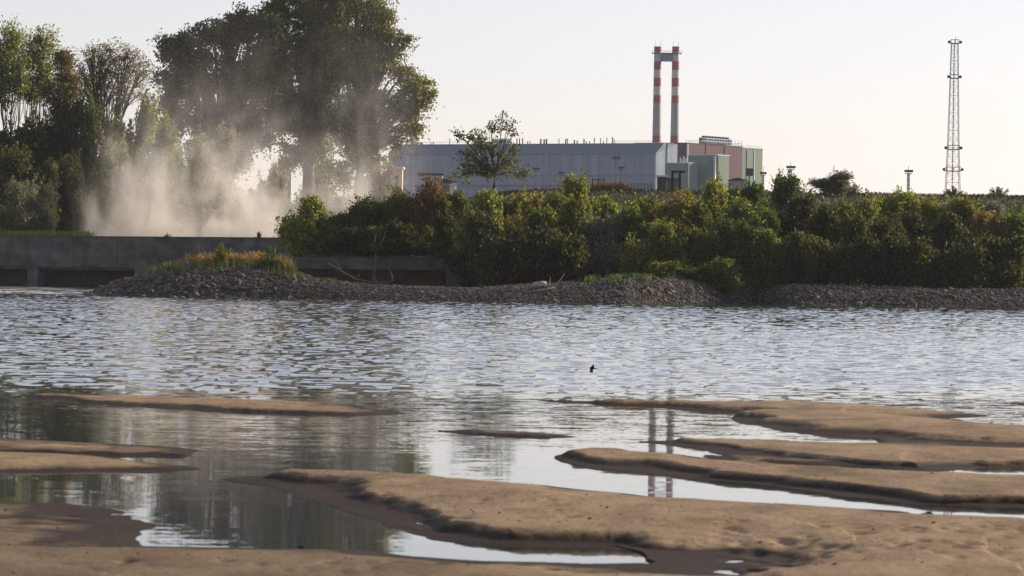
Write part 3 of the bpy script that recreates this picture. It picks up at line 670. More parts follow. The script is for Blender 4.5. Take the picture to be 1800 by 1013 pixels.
p = scatter(5200, 325, 512, 8.5, 15, nz); blades('golden_grass', p, rng.uniform(.45, 1.0, len(p)) * (1.3 + .8 * fbm(p[:, 0] * .6, p[:, 1] * .6, 55, 3)).clip(.5, 1.6), .03, GOLD, 'golden dry grass on top of the stone spit')
p = np.concatenate([scatter(900, 258, 335, 8, 14, nz), scatter(1300, 330, 520, 8, 15, nz2), scatter(900, 430, 520, 8, 15), scatter(500, 300, 520, 5, 9, nz)]); blades('spit_grass', p, rng.uniform(.3, .95, len(p)), .035, GRASSM, 'green grass tufts at the ends of the golden grass')
p = scatter(3500, 505, 590, 7, 17, nz); blades('low_grass', p, rng.uniform(.12, .35, len(p)), .04, GRASSM, 'low bright green grass patch between the spit and the beam')
p = np.concatenate([scatter(3600, 1000, 1165, 6.0, 14, nz2), scatter(900, 1165, 1320, 8, 14, nz2)]); blades('weeds', p, rng.uniform(.15, .7, len(p)), .04, GRASSM, 'green weeds above the stones, around the white log')
X = rng.uniform(XPX(-60, 490), XPX(150, 490), 7000); Y = rng.uniform(489, 503, 7000); p = np.stack([X, Y, terr(X, Y)], -1); blades('tall_grass', p, rng.uniform(.5, 1.5, 7000), .05, GRASSM, 'tall green grass behind the left part of the weir')
px = rng.uniform(1035, 1120, 3200); Y = rng.uniform(438, 446, 3200); X = (px - 900) / F * Y; p = np.stack([X, Y, terr(X, Y)], -1); hb = np.where(px < 1100, 1.0, .5); blades('rusty_grass', p, rng.uniform(.3, 1.1, 3200) * hb, .04, RUST, 'rust-brown tall grass on the levee crest before the hall')
px = rng.uniform(850, 1900, 9000); Y = rng.uniform(430, 447, 9000); X = (px - 900) / F * Y; p = np.stack([X, Y, terr(X, Y)], -1); blades('levee_grass', p, rng.uniform(.1, .35, 9000), .05, LEVG, 'short dry grass along the levee crest')
# undergrowth leaves on the whole slope
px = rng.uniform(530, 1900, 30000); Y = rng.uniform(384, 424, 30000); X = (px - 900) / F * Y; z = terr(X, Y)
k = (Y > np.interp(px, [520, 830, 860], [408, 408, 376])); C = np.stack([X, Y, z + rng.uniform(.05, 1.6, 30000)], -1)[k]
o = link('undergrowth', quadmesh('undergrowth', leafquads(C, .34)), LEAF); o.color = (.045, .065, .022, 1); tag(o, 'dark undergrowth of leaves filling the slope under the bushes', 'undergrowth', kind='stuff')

# ------------------------------------------------------------------ weir and concrete beam
def weir():
    A = Vector((XPX(-330, 509), 509, 0)); Bp = Vector((XPX(507, 449.5), 449.5, 0)); e = (Bp - A).normalized(); nrm = Vector((e.y, -e.x, 0))  # towards the river
    Ln = (Bp - A).length; rz = math.atan2(e.y, e.x)
    def at(px):   # distance along the wall of a photo column
        k = (px - 900) / F; return (k * A.y - A.x) / (e.x - k * e.y)
    zt = 6.0; zo = W(150, 470, 478).z; r = root('weir', A + e * Ln / 2, 'long grey concrete weir with openings, mist rising behind it', 'weir')
    th = 1.4
    def seg(m, s0, s1, z0, z1, off=0, t=th):
        c = A + e * (s0 + s1) / 2 - nrm * (t / 2 + off); m.box((c.x, c.y, (z0 + z1) / 2), (s1 - s0, t, z1 - z0), rz)
    m = MB(); s = at
    seg(m, 0, Ln, zo, zt)
    for a, b in ((-330, -230), (-120, -100), (48, 66), (236, 507)): seg(m, s(a), s(b), -1.2, zo)
    m.build('wall', CONC, r)
    m = MB(); seg(m, 0, Ln, zt + .003, zt + .13, -.12, th + .2); m.build('coping', CONCD, r)
    m = MB(); seg(m, s(-200), s(236), -1.2, 1.15, 3.2, .5); seg(m, s(-200), s(236), zo - .35, zo - .01, .3, .5); m.build('gate_sill', CONCD, r)
    m = MB(); seg(m, 0, s(500), -1.2, zo + 1, 7, .4); m.build('back_wall', CONCD, r)
    for px in (-60, 128, 205, 290, 372, 452):
        c = A + e * s(px) + nrm * .004; MB().box((c.x, c.y, (zo + zt) / 2), (.07, .012, zt - zo - .02), rz).build('joint', DARK, r)
    return r
weir()
def beam():
    a = W(505, 452, 402.5); b = W(814, 453.5, 402); e = (b - a); e.z = 0; Ln = e.length; e.normalize(); rz = math.atan2(e.y, e.x); c = (a + b) / 2
    z1 = a.z; z0 = W(700, 474.5, 404).z
    r = root('concrete_beam', (c.x, c.y, 1.0), 'horizontal concrete beam over a dark recess, under the bushes', 'retaining wall')
    MB().box((c.x, c.y + .5, (z0 + z1) / 2), (Ln, 1.2, z1 - z0), rz).build('beam', CONC, r)
    MB().box((c.x, c.y + 2.6, 1.6), (Ln, .6, 4.2), rz).build('back_wall', CONCD, r)
    q = b - e * .9; MB().box((q.x, q.y + .75, (z0 - .6) / 2 - .002), (1.5, .9, z0 + .6), rz).build('pier', CONC, r)
beam()

# driftwood, stump, stones
def drift(name, pts, rad, label, cat='driftwood', group='driftwood on the bank'):
    P = [W(*q) for q in pts]; r = root(name, P[0], label, cat, group)
    m = MB(); m.tube(P, rad, 7); m.build('trunk_wood', WOOD, r, True); return r, P
def onbank(px, t, dz=.2):
    d = float(shore(px)) + t; x = (px - 900) / F * d; return Vector((x, d, T1(x, d) + dz))
def drift2(name, seq, rad, label, br=0, group='driftwood on the bank'):
    WD = SNAG if br > 4 else WOOD
    P = [onbank(*q) for q in seq]; r = root(name, P[0], label, 'driftwood', group); m = MB(); m.tube(P, rad, 7); m.build('log', WD, r, True)
    for k in range(br):
        p0 = P[1 + k % (len(P) - 1)]; e = p0 + Vector((random.uniform(-1, 1), random.uniform(-.4, .4), random.uniform(.4, 1.3)))
        MB().tube([p0, (p0 + e) / 2 + Vector((.1, 0, .1)), e], [.05, .035, .015], 5).build('branch', WD, r, True)
    return r
drift2('driftwood_log', [(1038, 13, .35), (1065, 13, .35), (1096, 13.3, .4)], [.13, .12, .08], 'long white log lying in the green weeds')
drift2('driftwood_log', [(1258, 13, .45), (1270, 13, .42), (1281, 13, .3)], [.14, .14, .12], 'short white log high on the stony point')
drift2('driftwood_log', [(938, 5.5, .35), (952, 5.6, .4), (960, 5.6, .3)], [.30, .30, .26], 'stubby brown log on the gravel, beside the pale branches')
drift2('driftwood_branch', [(950, 3.6, .2), (962, 3.6, .25), (975, 3.8, .35)], [.1, .08, .04], 'pale broken branch in front of the stubby log', 2)
drift2('driftwood_branch', [(575, 16.5, 1.7), (600, 14, 1.0), (625, 11, .6), (655, 8.5, .25), (685, 8.0, .35), (690, 8, .6)], [.07, .10, .11, .09, .07, .03], 'long dead branch slanting down before the beam', 6)
def dead_snag():
    r = root('dead_snag', onbank(662, 36, 0), 'forked dead trunk standing before the beam', 'dead tree'); b = Vector(r.location); z = .9
    b = Vector((XPX(662, 399), 399, 1.0)); r.location = b
    m = MB(); m.tube([b + Vector((0, 0, -.6)), b + Vector((-.1, 0, 1.6)), b + Vector((-.1, .1, 3.4))], [.13, .1, .09], 6)
    m.tube([b + Vector((-.1, .1, 3.3)), b + Vector((-.3, .1, 4.2)), b + Vector((-.1, .1, 5.2))], [.08, .06, .02], 5); m.tube([b + Vector((-.1, .1, 3.3)), b + Vector((.45, 0, 4.4)), b + Vector((.9, .1, 5.6))], [.07, .05, .015], 5)
    m.tube([b + Vector((0, 0, .6)), b + Vector((.6, -.2, .1)), b + Vector((1.0, -.3, -.3))], [.08, .06, .03], 5)
    m.build('trunk', SNAG, r, True)
dead_snag()
def stone(px, py, size, label, seed, z=.06):
    rg = random.Random(seed); c = G(px, py, z); 
    import bmesh
    bm = bmesh.new(); bmesh.ops.create_icosphere(bm, subdivisions=3, radius=size)
    for v in bm.verts:
        n = v.co.normalized(); f = 1 + .28 * math.sin(n.x * 3 + seed) * math.cos(n.y * 4 - seed) + .12 * math.sin(n.z * 7 + n.x * 6)
        v.co = v.co * f; v.co.z *= .62; v.co.x *= 1.25
    me = bpy.data.meshes.new('stone'); bm.to_mesh(me); bm.free(); o = link('stone', me, DARKST); o.location = c; tag(o, label, 'stone', 'stones on the sand'); return o
stone(1630, 908, .075, 'small black stone on the sand edge under the tower reflection', 1, .11)
stone(1418, 915, .04, 'flat dark stone on the sand left of the small black stone', 2, .15)
stone(1536, 902, .028, 'tiny pebble at the sand edge between the two dark stones', 3)
stone(530, 962, .03, 'small reddish pebble at the front sand edge', 4, .03)
# ------------------------------------------------------------------ power plant
PH = R(32); tv = Vector((-math.cos(PH), math.sin(PH), 0)); uv = Vector((math.sin(PH), math.cos(PH), 0)); ZG = 8.0
def hall():
    O = W(1152, 270, 1700); ze = O.z; zt = W(1167, 251.6, 1706).z; O.z = 0; L = 137; Wd = 19; q = 7.0
    r = root('turbine_hall', O + tv * L / 2 + uv * Wd / 2 + Vector((0, 0, ZG)), 'long grey industrial hall with a blue-grey sloping roof edge', 'industrial hall')
    P = lambda s, w_, z: O + tv * s + uv * w_ + Vector((0, 0, z))
    MB().add([P(0, 0, ZG), P(L, 0, ZG), P(L, Wd, ZG), P(0, Wd, ZG), P(0, 0, ze), P(L, 0, ze), P(L, Wd, zt - .3), P(0, Wd, zt - .3), P(0, q, zt - .3), P(L, q, zt - .3)],
             [(0, 1, 5, 4), (1, 2, 6, 9, 5), (2, 3, 7, 6), (3, 0, 4, 8, 7)]).build('wall', HALLW, r)
    m = MB(); m.add([P(-.2, -.15, ze), P(L + .2, -.15, ze), P(L + .2, q, zt), P(-.2, q, zt), P(-.2, Wd, zt), P(L + .2, Wd, zt), P(-.2, -.15, ze - .35), P(L + .2, -.15, ze - .35)], [(0, 1, 2, 3), (3, 2, 5, 4), (0, 3, 4), (6, 7, 1, 0)]); m.build('roof', HALLR, r)
    m = MB(); m.box(P(L / 2, -.25, W(1000, 328, 1740).z), (L, .4, .5), -PH); m.box(P(L * .5, -.2, ze - 9.5), (L, .2, .25), -PH); m.build('cladding_rail', HALLR, r)
    # downpipe and corner trims
    MB().bar(P(-.15, 0, ZG), P(-.15, 0, ze), .5).build('corner_trim', DUCT, r)
    MB().bar(P(-.3, 9.5, ZG), P(-.3, 9.5, zt), .35).build('downpipe', DARK, r)
    def sp(px):   # position along the roof of a photo column
        k = (px - 900) / F; o = O + uv * (q + .5); return (k * o.y - o.x) / (tv.x - k * tv.y)
    for px, hh, ww in [(713, 2.2, .5), (729, .8, .4), (732, .8, .4), (736, .8, .4), (739, .8, .4), (754, .8, .4), (758, .8, .4), (787, 2.2, .35), (905, 2, .5), (909.5, 2.2, .45), (915, 2.2, .5), (924, .9, .4), (928, .9, .4), (947, 1.8, .7), (953, 1.7, .7), (957, 1.8, .7), (979, 2, .35), (991, 1.7, .6), (994, 2, .4), (1006, 1.3, .6), (1011, 1.1, .5), (1023, 1.6, .6), (1027, .8, .4), (1033, .8, .4), (1041, 2.2, .4), (1052, 2.0, .35), (1057, .8, .4), (1063, 2.2, .35), (1073, 2.4, .5), (1076, 1.5, .4)]:
        b = P(sp(px), q + .5, zt); m = MB(); m.tube([b, b + Vector((0, 0, hh))], ww / 2, 6); m.tube([b + Vector((0, 0, hh)), b + Vector((0, 0, hh + .18))], ww * .75, 6); m.build('vent', DARK, r)
    for s0, s1 in ((705, 900), (1080, 1160)):
        m = MB()
        m.bar(P(sp(s0), q, zt + .9), P(sp(s1), q, zt + .9), .12)
        nn = 14
        for k in range(nn + 1): s_ = sp(s0) + (sp(s1) - sp(s0)) * k / nn; m.bar(P(s_, q, zt), P(s_, q, zt + .9), .1)
        m.build('railing', STEEL, r)
    m = MB(); c = P(sp(878), q + 3, zt + 1.1); m.box(c, (9, 3, 1.8), -PH)
    for k in range(7): m.box(P(sp(878) + (k - 3) * 1.35, q + 3, zt + 2.2), (.9, 2.4, .5), -PH)
    m.build('roof_unit', DUCT, r)
hall()
def block(name, O, s0, s1, w0, w1, zt, mat, label, cat='building', rail=True):
    c = O + tv * (s0 + s1) / 2 + uv * (w0 + w1) / 2; r = root(name, (c.x, c.y, ZG), label, cat)
    MB().box((c.x, c.y, (ZG + zt) / 2), (abs(s1 - s0), abs(w1 - w0), zt - ZG), -PH).build('wall', mat, r)
    m = MB()
    m.box((c.x, c.y, zt + .15), (abs(s1 - s0) + .4, abs(w1 - w0) + .4, .3), -PH); m.build('parapet', DUCT if mat is TEAL else mat, r)
    return r, c
O2 = Vector((XPX(1204, 1745), 1745, 0)); zr = W(1204, 252, 1745).z
P2 = lambda s, w_, z: O2 + tv * s + uv * w_ + Vector((0, 0, z))
r, c = block('reactor_block', O2, 0, 26, 0, 50.7, zr, MAROON, 'big maroon-clad plant block right of the chimneys', 'industrial block')
m = MB()
for k in range(26): m.bar(P2(.3, k * 2, zr + .3), P2(.3, k * 2, zr + 1.5), .12)
m.bar(P2(.3, 0, zr + 1.5), P2(.3, 50, zr + 1.5), .12); m.bar(P2(.3, 0, zr + .9), P2(.3, 50, zr + .9), .08); m.build('railing', STEEL, r)
for w_ in (17, 34): MB().box(P2(-.12, w_, (zr + ZG) / 2), (.3, .3, zr - ZG), -PH).build('panel_joint', DARK, r)
MB().box(P2(-.14, .8, (zr + ZG) / 2), (.3, 1.6, zr - ZG - .5), -PH).build('corner_trim', HALLW, r)
# cooling unit on its roof
b = P2(6, 30, zr + .3); q = root('cooling_unit', b, 'row of blue-grey cooling fans on the maroon block roof', 'cooling unit')
m = MB()
for k in range(9): m.box(P2(4, 22.5 + k * 2.6, zr + 2.0), (4, 2.0, 2.6), -PH)
m.build('housing', HALLR, q)
m = MB()
for k in range(9): m.tube([P2(4, 22.5 + k * 2.6, zr + 3.3), P2(4, 22.5 + k * 2.6, zr + 4.1)], 1.0, 10)
m.build('fan_ring', DARK, q)
m = MB()
for k in range(13):
    a = P2(1.2, 16 + k * 3, zr + .3); m.bar(a, a + Vector((0, 0, 2.6)), .18)
for z in (1.4, 2.6): m.bar(P2(1.2, 16, zr + .3 + z), P2(1.2, 52, zr + .3 + z), .16)
m.build('frame', DUCT, q)
r, c = block('green_block', O2, .4, 22, 50.9, 70.5, zr - .5, GREEN, 'tall pale green block at the right end of the plant', 'industrial block')
for w_ in (55.5, 62.5): MB().box(P2(.25, w_, (zr + ZG) / 2 - .5), (.3, .35, zr - ZG - 1.2), -PH).build('downpipe', HALLR if w_ < 60 else DUCT, r)
m = MB()
for k in range(11): m.bar(P2(.8, 51 + k * 1.9, zr - .2), P2(.8, 51 + k * 1.9, zr + .9), .1)
m.bar(P2(.8, 51, zr + .9), P2(.8, 70, zr + .9), .1); m.build('railing', STEEL, r)
O3 = Vector((XPX(1258.6, 1690), 1690, 0)); zb = W(1258.6, 273, 1690).z
r, c = block('teal_block', O3, 0, 14.3, 0, .2 + 9.9, zb, TEAL, 'teal-fronted block below the maroon block, silver duct at its corner', 'industrial block')
P3 = lambda s, w_, z: O3 + tv * s + uv * w_ + Vector((0, 0, z))
MB().box(P3(-.08, 5.1, (zb + ZG) / 2), (.2, 9.6, zb - ZG - .4), -PH).build('side_cladding', GREEN, r)
MB().tube([P3(.9, -.9, ZG), P3(.9, -.9, zb - .3)], .62, 10).build('duct', DUCT, r, True)
MB().tube([P3(2.6, -.7, ZG), P3(2.6, -.7, zb - 2)], .35, 8).build('duct', HALLR, r, True)
O4 = Vector((XPX(1207.5, 1682), 1682, 0)); z4 = W(1207, 287, 1682).z
r, c = block('teal_annex', O4, 0, 10.8, 0, 8, z4, TEAL, 'low teal annex between the hall end and the teal block', 'industrial block')
m = MB()
for s_, h in ((3.0, 2.2), (3.6, 2.8), (4.4, 1.6), (2.2, 2.0), (5.2, 2.4)): a = O4 + tv * s_ + uv * 2 + Vector((0, 0, z4 + .3)); m.tube([a, a + Vector((0, 0, h))], .22, 6)
m.build('vent', DUCT, r)

# chimneys
def chimmat():
    m, n, l = newmat('chimney_bands'); g = n.new('ShaderNodeNewGeometry'); sx = n.new('ShaderNodeSeparateXYZ'); l.new(g.outputs['Position'], sx.inputs[0])
    zs = [W(1170, y, 1750).z for y in (500, 251, 239, 182, 168, 153, 138, 124, 109, 94, 83)]
    mr = n.new('ShaderNodeMapRange'); mr.inputs[1].default_value = 0; mr.inputs[2].default_value = 110; l.new(sx.outputs[2], mr.inputs[0])
    red = (.30, .06, .065); wh = (.50, .50, .53); gr = (.27, .29, .29); cols = [gr, red, gr, red, wh, red, wh, red, wh, red]
    r = n.new('ShaderNodeValToRGB'); r.color_ramp.interpolation = 'CONSTANT'; e = r.color_ramp.elements
    while len(e) < len(cols): e.new(.5)
    for k, c in enumerate(cols): e[k].position = max(0, zs[k] / 110) if k else 0; e[k].color = (*c, 1)
    l.new(mr.outputs[0], r.inputs[0]); t = noise(n, l, g.outputs['Position'], .3, 5, .6, (1, 1, .25)); r2 = ramp(n, [(.3, (.8, .8, .8)), (.65, (1, 1, 1))]); l.new(t.outputs[0], r2.inputs[0])
    mu = n.new('ShaderNodeMix'); mu.data_type = 'RGBA'; mu.blend_type = 'MULTIPLY'; mu.inputs[0].default_value = 1; l.new(r.outputs[0], mu.inputs[6]); l.new(r2.outputs[0], mu.inputs[7])
    p = n.new('ShaderNodeBsdfPrincipled'); p.inputs['Roughness'].default_value = .7; l.new(mu.outputs[2], p.inputs['Base Color']); o = n.new('ShaderNodeOutputMaterial'); l.new(p.outputs[0], o.inputs[0]); return m
CHM = chimmat()
ch = []
for px, side in ((1156.3, 'left'), (1188, 'right')):
    b = Vector((XPX(px, 1750), 1750, 0)); zt = W(px, 83, 1750).z
    # the photograph's roll leans verticals; the stack itself is plumb
    b.x = W(px, 83, 1750).x
    r = root('chimney', (b.x, b.y, ZG), f'{side} one of the two tall red and white banded chimneys', 'chimney', 'banded chimneys'); ch.append(b)
    zz = W(1170, 168, 1750).z
    MB().tube([(b.x, b.y, ZG), (b.x, b.y, W(1170, 251, 1750).z), (b.x, b.y, zz), (b.x, b.y, zt)], [2.1, 1.86, 1.68, 1.58], 20).build('stack', CHM, r, False)
    MB().tube([(b.x, b.y, zt + .003), (b.x, b.y, zt + .2)], 1.66, 20).build('rim', DARK, r)
    m = MB(); 
    for dx, dy in ((-1.2, -1), (1.3, .4)): m.bar((b.x + dx, b.y + dy, zt), (b.x + dx, b.y + dy, zt + 2.6), .09)
    m.build('lightning_rod', STEEL, r)
zp = W(1170, 94.5, 1750).z; zq = W(1170, 108.5, 1750).z
c = (ch[0] + ch[1]) / 2
r = root('chimney_bridge', (c.x, c.y, zq), 'grey box bridge and walkway joining the chimney tops', 'bridge')
MB().box((c.x, c.y, (zp + zq) / 2), ((ch[1] - ch[0]).length - 3.1, 2.4, zp - zq - .1), 0).build('box_girder', HALLW, r)
m = MB(); m.box((c.x, c.y - 1.9, zp + .12), ((ch[1] - ch[0]).length + 5.2, 1.6, .25)); m.box((c.x, c.y + 2.1, zp + .12), ((ch[1] - ch[0]).length + 5.2, 1.2, .25)); m.build('walkway', DARK, r)
m = MB(); w2 = (ch[1] - ch[0]).length / 2 + 2.5
for k in range(10): xx = c.x - w2 + k * w2 * 2 / 9; m.bar((xx, c.y - 2.6, zp + .2), (xx, c.y - 2.6, zp + 1.3), .08)
for z in (.75, 1.3): m.bar((c.x - w2, c.y - 2.6, zp + z), (c.x + w2, c.y - 2.6, zp + z), .08)
m.build('railing', STEEL, r)

# ------------------------------------------------------------------ masts, tower, pylons
def lattice(m, b, zt, w0, w1, leg, br, n, zk=None, wk=None):
    H = zt - b.z; f = lambda t: (w0 + (wk - w0) * min(t / zk, 1) if t < zk else wk + (w1 - wk) * (t - zk) / (1 - zk)) if zk else w0 + (w1 - w0) * t
    def cor(t, i): h = f(t) / 2; sx, sy = ((-1, -1), (1, -1), (1, 1), (-1, 1))[i % 4]; return Vector((b.x + sx * h, b.y + sy * h, b.z + H * t))
    for k in range(n):
        t0, t1 = k / n, (k + 1) / n
        for i in range(4):
            m.bar(cor(t0, i), cor(t1, i), leg); m.bar(cor(t0, i), cor(t1, i + 1), br); m.bar(cor(t0, i + 1), cor(t1, i), br); m.bar(cor(t1, i), cor(t1, i + 1), br)
def tower():
    d = 900; k = d / F; zt = W(1677, 76, d).z; b = Vector((W(1676.5, 200, d).x, d, ZG)); r = root('lattice_tower', b, 'tall thin steel lattice tower with an antenna, standing alone at the right', 'tower')
    H = zt - ZG; zk = (W(1676, 252, d).z - ZG) / H; wtop = 11.5 * k; wk = 18.5 * k; w0 = 18.5 * k + (28.5 - 18.5) * k * 1.35
    m = MB(); lattice(m, b, zt, w0, wtop, .085, .035, 24, zk, wk); m.build('lattice_frame', STEEL, r)
    m = MB(); m.bar((b.x - .1, b.y, ZG), (b.x - .1, b.y, zt), .17)
    for q in range(60): z = ZG + q * H / 60; m.bar((b.x - .5, b.y - .3, z), (b.x + .3, b.y - .3, z), .08)
    m.build('ladder', STEEL, r)
    for y, ww in ((77, 13), (138, 13.5), (263, 20), (301, 25)):
        z = W(1676, y, d).z; w_ = ww * k; m = MB(); m.box((b.x, b.y, z), (w_, w_, .15))
        for i in (-1, 1):
            m.bar((b.x - w_ / 2, b.y + i * w_ / 2, z + .9), (b.x + w_ / 2, b.y + i * w_ / 2, z + .9), .07); m.bar((b.x + i * w_ / 2, b.y - w_ / 2, z + .9), (b.x + i * w_ / 2, b.y + w_ / 2, z + .9), .07)
            for j in (-1, 0, 1): m.bar((b.x + j * w_ / 2, b.y + i * w_ / 2, z), (b.x + j * w_ / 2, b.y + i * w_ / 2, z + .9), .07)
        m.build('platform', DARK, r)
        for i in (-1, 1): m = MB(); m.box((b.x + i * (w_ / 2 + .45), b.y - .3, z + .35), (.55, .5, .6)); m.box((b.x + i * (w_ / 2 + .1), b.y - .3, z + .2), (.5, .1, .1)); m.build('lamp', DARK, r)
    MB().bar((b.x + .2, b.y, zt), (b.x + .2, b.y, W(1677, 64, d).z), .09).build('antenna', STEEL, r)
tower()
def mast(px, ytop, d, label, wpx=5, head=11, rod=10):
    k = d / F; t = W(px, ytop, d); g = 8.0; b = Vector((t.x, d, g)); r = root('lamp_mast', b, label, 'lamp mast', 'floodlight masts of the plant')
    m = MB(); lattice(m, b, t.z, wpx * k * 1.25, wpx * k * .8, .09, .05, 12); m.bar((b.x, b.y, g), (b.x, b.y, t.z), .16); m.build('mast_frame', STEEL, r)
    m = MB(); h = head * k; m.box((b.x, b.y, t.z + .07), (h, h * .7, .14)); 
    for i in (-1, 1): m.bar((b.x - h / 2, b.y + i * h * .35, t.z + .8), (b.x + h / 2, b.y + i * h * .35, t.z + .8), .08)
    m.build('platform', DARK, r)
    for i in range(4): xx = b.x - h * .5 + i * h / 3; MB().box((xx, b.y - h * .4, t.z + .65), (.55, .4, .5)).bar((xx, b.y - h * .38, t.z + .1), (xx, b.y - h * .38, t.z + .5), .09).build('floodlight', DARK, r)
    if rod: MB().bar((b.x, b.y, t.z), (b.x, b.y, t.z + rod * k), .09).build('lightning_rod', STEEL, r)
mast(1083, 281, 1150, 'tallest lamp mast before the right part of the grey hall', 5, 12, 3)
mast(1092, 298.5, 1250, 'shorter lamp mast just right of the tallest one', 4, 9, 2)
mast(942.5, 300.5, 1200, 'lamp mast before the middle of the hall, right of the half-bare tree', 4.5, 9, 1)
mast(986.5, 307.5, 1250, 'faint lamp mast left of the tall sprig-topped bush', 4, 8, 1)
mast(1390, 299, 900, 'lamp mast over the bushes right of the green block', 4.5, 12, 14)
mast(1597, 306, 900, 'lone lamp mast left of the lattice tower', 4.5, 11, 14)
mast(1341.5, 309, 1000, 'small lamp mast beside the right edge of the green block', 3.5, 8, 16)
for px, yt, d, lb in [(1466, 290, 900, 'thin rod behind the highest grey-green bush'), (1307, 311, 1000, None)]:
    if lb: b = W(px, yt, d); MB().tube([(b.x, d, 8), (b.x, d, b.z)], [.2, .06], 6).build('mast_pole', STEEL); tag(bpy.data.objects['mast_pole'], lb, 'pole')
def pylon(px, ytop, d, wpx, label):
    k = d / F; t = W(px, ytop, d); b = Vector((t.x, d, 8.0)); r = root('power_pylon', b, label, 'pylon', 'pylons in the mist')
    m = MB(); lattice(m, b, t.z, wpx * k, 2.2 * k, .14, .08, 12); m.build('lattice_frame', STEEL, r)
    for f in (.97, .86, .75): z = 8 + (t.z - 8) * f; w_ = wpx * k * .9; MB().bar((b.x - w_, b.y, z), (b.x + w_, b.y, z), .16).bar((b.x - w_, b.y, z), (b.x, b.y, z + .8), .08).bar((b.x + w_, b.y, z), (b.x, b.y, z + .8), .08).build('cross_arm', STEEL, r)
pylon(724, 245, 1200, 12, 'faint lattice pylon before the left end of the hall')
pylon(693, 274, 1250, 8, 'small faint pylon at the very left corner of the hall')
def goose(px, px2, label):
    d = 520; k = d / F; z1 = W(px, 304, d).z; b = W(px, 330, d); b.z = T1(b.x, d); r = root('gooseneck_pipe', b, label, 'pipe', 'black gooseneck pipes')
    MB().box((b.x, d, (b.z + z1) / 2), (4.3 * k, 4.3 * k, z1 - b.z)).build('riser', DARK, r)
    x2 = W(px2, 304, d).x; MB().box(((b.x - 2.15 * k + x2) / 2, d, z1 + 1.9 * k + .002), (x2 - b.x + 2.15 * k, 4.3 * k, 3.8 * k)).build('arm', DARK, r)
goose(1181.8, 1192, 'left black gooseneck pipe before the teal annex'); goose(1194.6, 1205, 'right black gooseneck pipe before the teal annex')
b = W(1317, 310, 800); k = 800 / F; b.z = 8; r = root('signboard', b, 'dark square signboard on a pole before the green block', 'signboard')
MB().box((b.x, 800, W(1317, 302.8, 800).z), (13 * k, .25, 13.5 * k)).build('board', surf('board_grey', (.10, .10, .11), (.08, .08, .085), .8, .4), r); MB().box((b.x, 800.3, (8 + W(1317, 305, 800).z) / 2), (.3, .25, W(1317, 305, 800).z - 8)).build('pole', STEEL, r)

# ------------------------------------------------------------------ small buildings
def house(name, px0, px1, ytop, yeave, d, depth, mat, roofm, label, cat='shed', slope=0, zg=8.0, door=None, rz=0.0):
    a = W(px0, yeave, d); b = W(px1, yeave, d); c = (a + b) / 2; wd = (b - a).length; ze = a.z; zt = W((px0 + px1) / 2, ytop, d).z
    r = root(name, (c.x, d + depth / 2, zg), label, cat); hx = wd / 2
    MB().box((c.x, d + depth / 2, (zg + ze) / 2), (wd, depth, ze - zg)).build('wall', mat, r)
    if slope == 0: MB().box((c.x, d + depth / 2, ze + .2), (wd + .5, depth + .5, .38)).build('roof', roofm, r)
    elif slope == 1: MB().prism([(c.x - hx - .2, d - .3, ze + .003), (c.x + hx + .2, d - .3, ze + .003), (c.x + hx + .2, d - .3, ze + .25), (c.x - hx - .2, d - .3, zt)], (0, depth + .6, 0)).build('roof', roofm, r)
    else: MB().prism([(c.x - hx - .3, d - .3, ze + .003), (c.x + hx + .3, d - .3, ze + .003), (c.x, d - .3, zt)], (0, depth + .6, 0)).build('roof', roofm, r)
    if door:
        q = W(door[0], door[1], d); s_ = W(door[2], door[3], d); MB().box(((q.x + s_.x) / 2, d - .02, (q.z + s_.z) / 2), (abs(s_.x - q.x), .12, abs(q.z - s_.z))).build('window' if len(door) > 4 else 'door', GLASS if len(door) > 4 else SHEDR, r)
    return r
house('tower_building', 682, 707, 294, 297, 620, 6, BEIGE, WHITE, 'square beige tower building with a dark slot, in thin mist', 'building', door=(694, 309, 699.5, 345))
house('beige_wing', 640, 682, 312, 314, 612, 5, BEIGE, BEIGE, 'low beige building wing lost in mist, left of the tower building', 'building')
house('grey_house', 771, 799, 313, 320.5, 640, 4, surf('grey_render', (.30, .28, .27), (.24, .23, .22), .8, .3), SHEDR, 'small grey house with a dark sloping roof, above the reddish bush', 'house', slope=1, door=(776, 326, 783, 330, 1))
house('white_annex', 790.5, 801, 322, 326, 637, 3, WHITE, WHITE, 'white gable end at the right of the small grey house', 'house', slope=2)
def leanto():
    d = 655; a = W(745, 308, d); b = W(778, 308, d); k = d / F; r = root('white_lean_to', ((a.x + b.x) / 2, d, 8), 'white framed lean-to with a diagonal brace', 'shed')
    zt = a.z; MB().box(((a.x + b.x) / 2, d + 2.3, (8 + zt) / 2), (b.x - a.x, 4, zt - 8)).build('wall', WHITE, r)
    MB().prism([(a.x - 1, d - .2, zt + .003), (b.x + .2, d - .2, zt + .003), (b.x + .2, d - .2, zt + .3), (a.x - 1, d - .2, zt + .35)], (0, 4.6, 0)).build('roof', SHEDR, r)
    MB().bar(W(747, 311, d - .3), W(771, 336, d - .3), .32).build('brace', SHEDR, r); MB().bar(W(745, 315, d - .3), W(777, 315, d - .3), .2).build('brace', SHEDR, r)
    MB().bar(W(762, 325, d - .3), W(771, 315, d - .3), .14).build('brace', STEEL, r)
leanto()
house('white_gable_house', 482, 512, 288, 300, 640, 6, surf('mint_render', (.45, .52, .46), (.38, .45, .4), .8, .3), WHITE, 'pale house glimpsed between the poplar trunks', 'house', slope=2, zg=6)
house('brown_shed', 1157, 1171, 308, 311, 560, 4, SHEDR, WHITE, 'dark shed left of the black gooseneck pipes', 'shed', slope=1, zg=8)
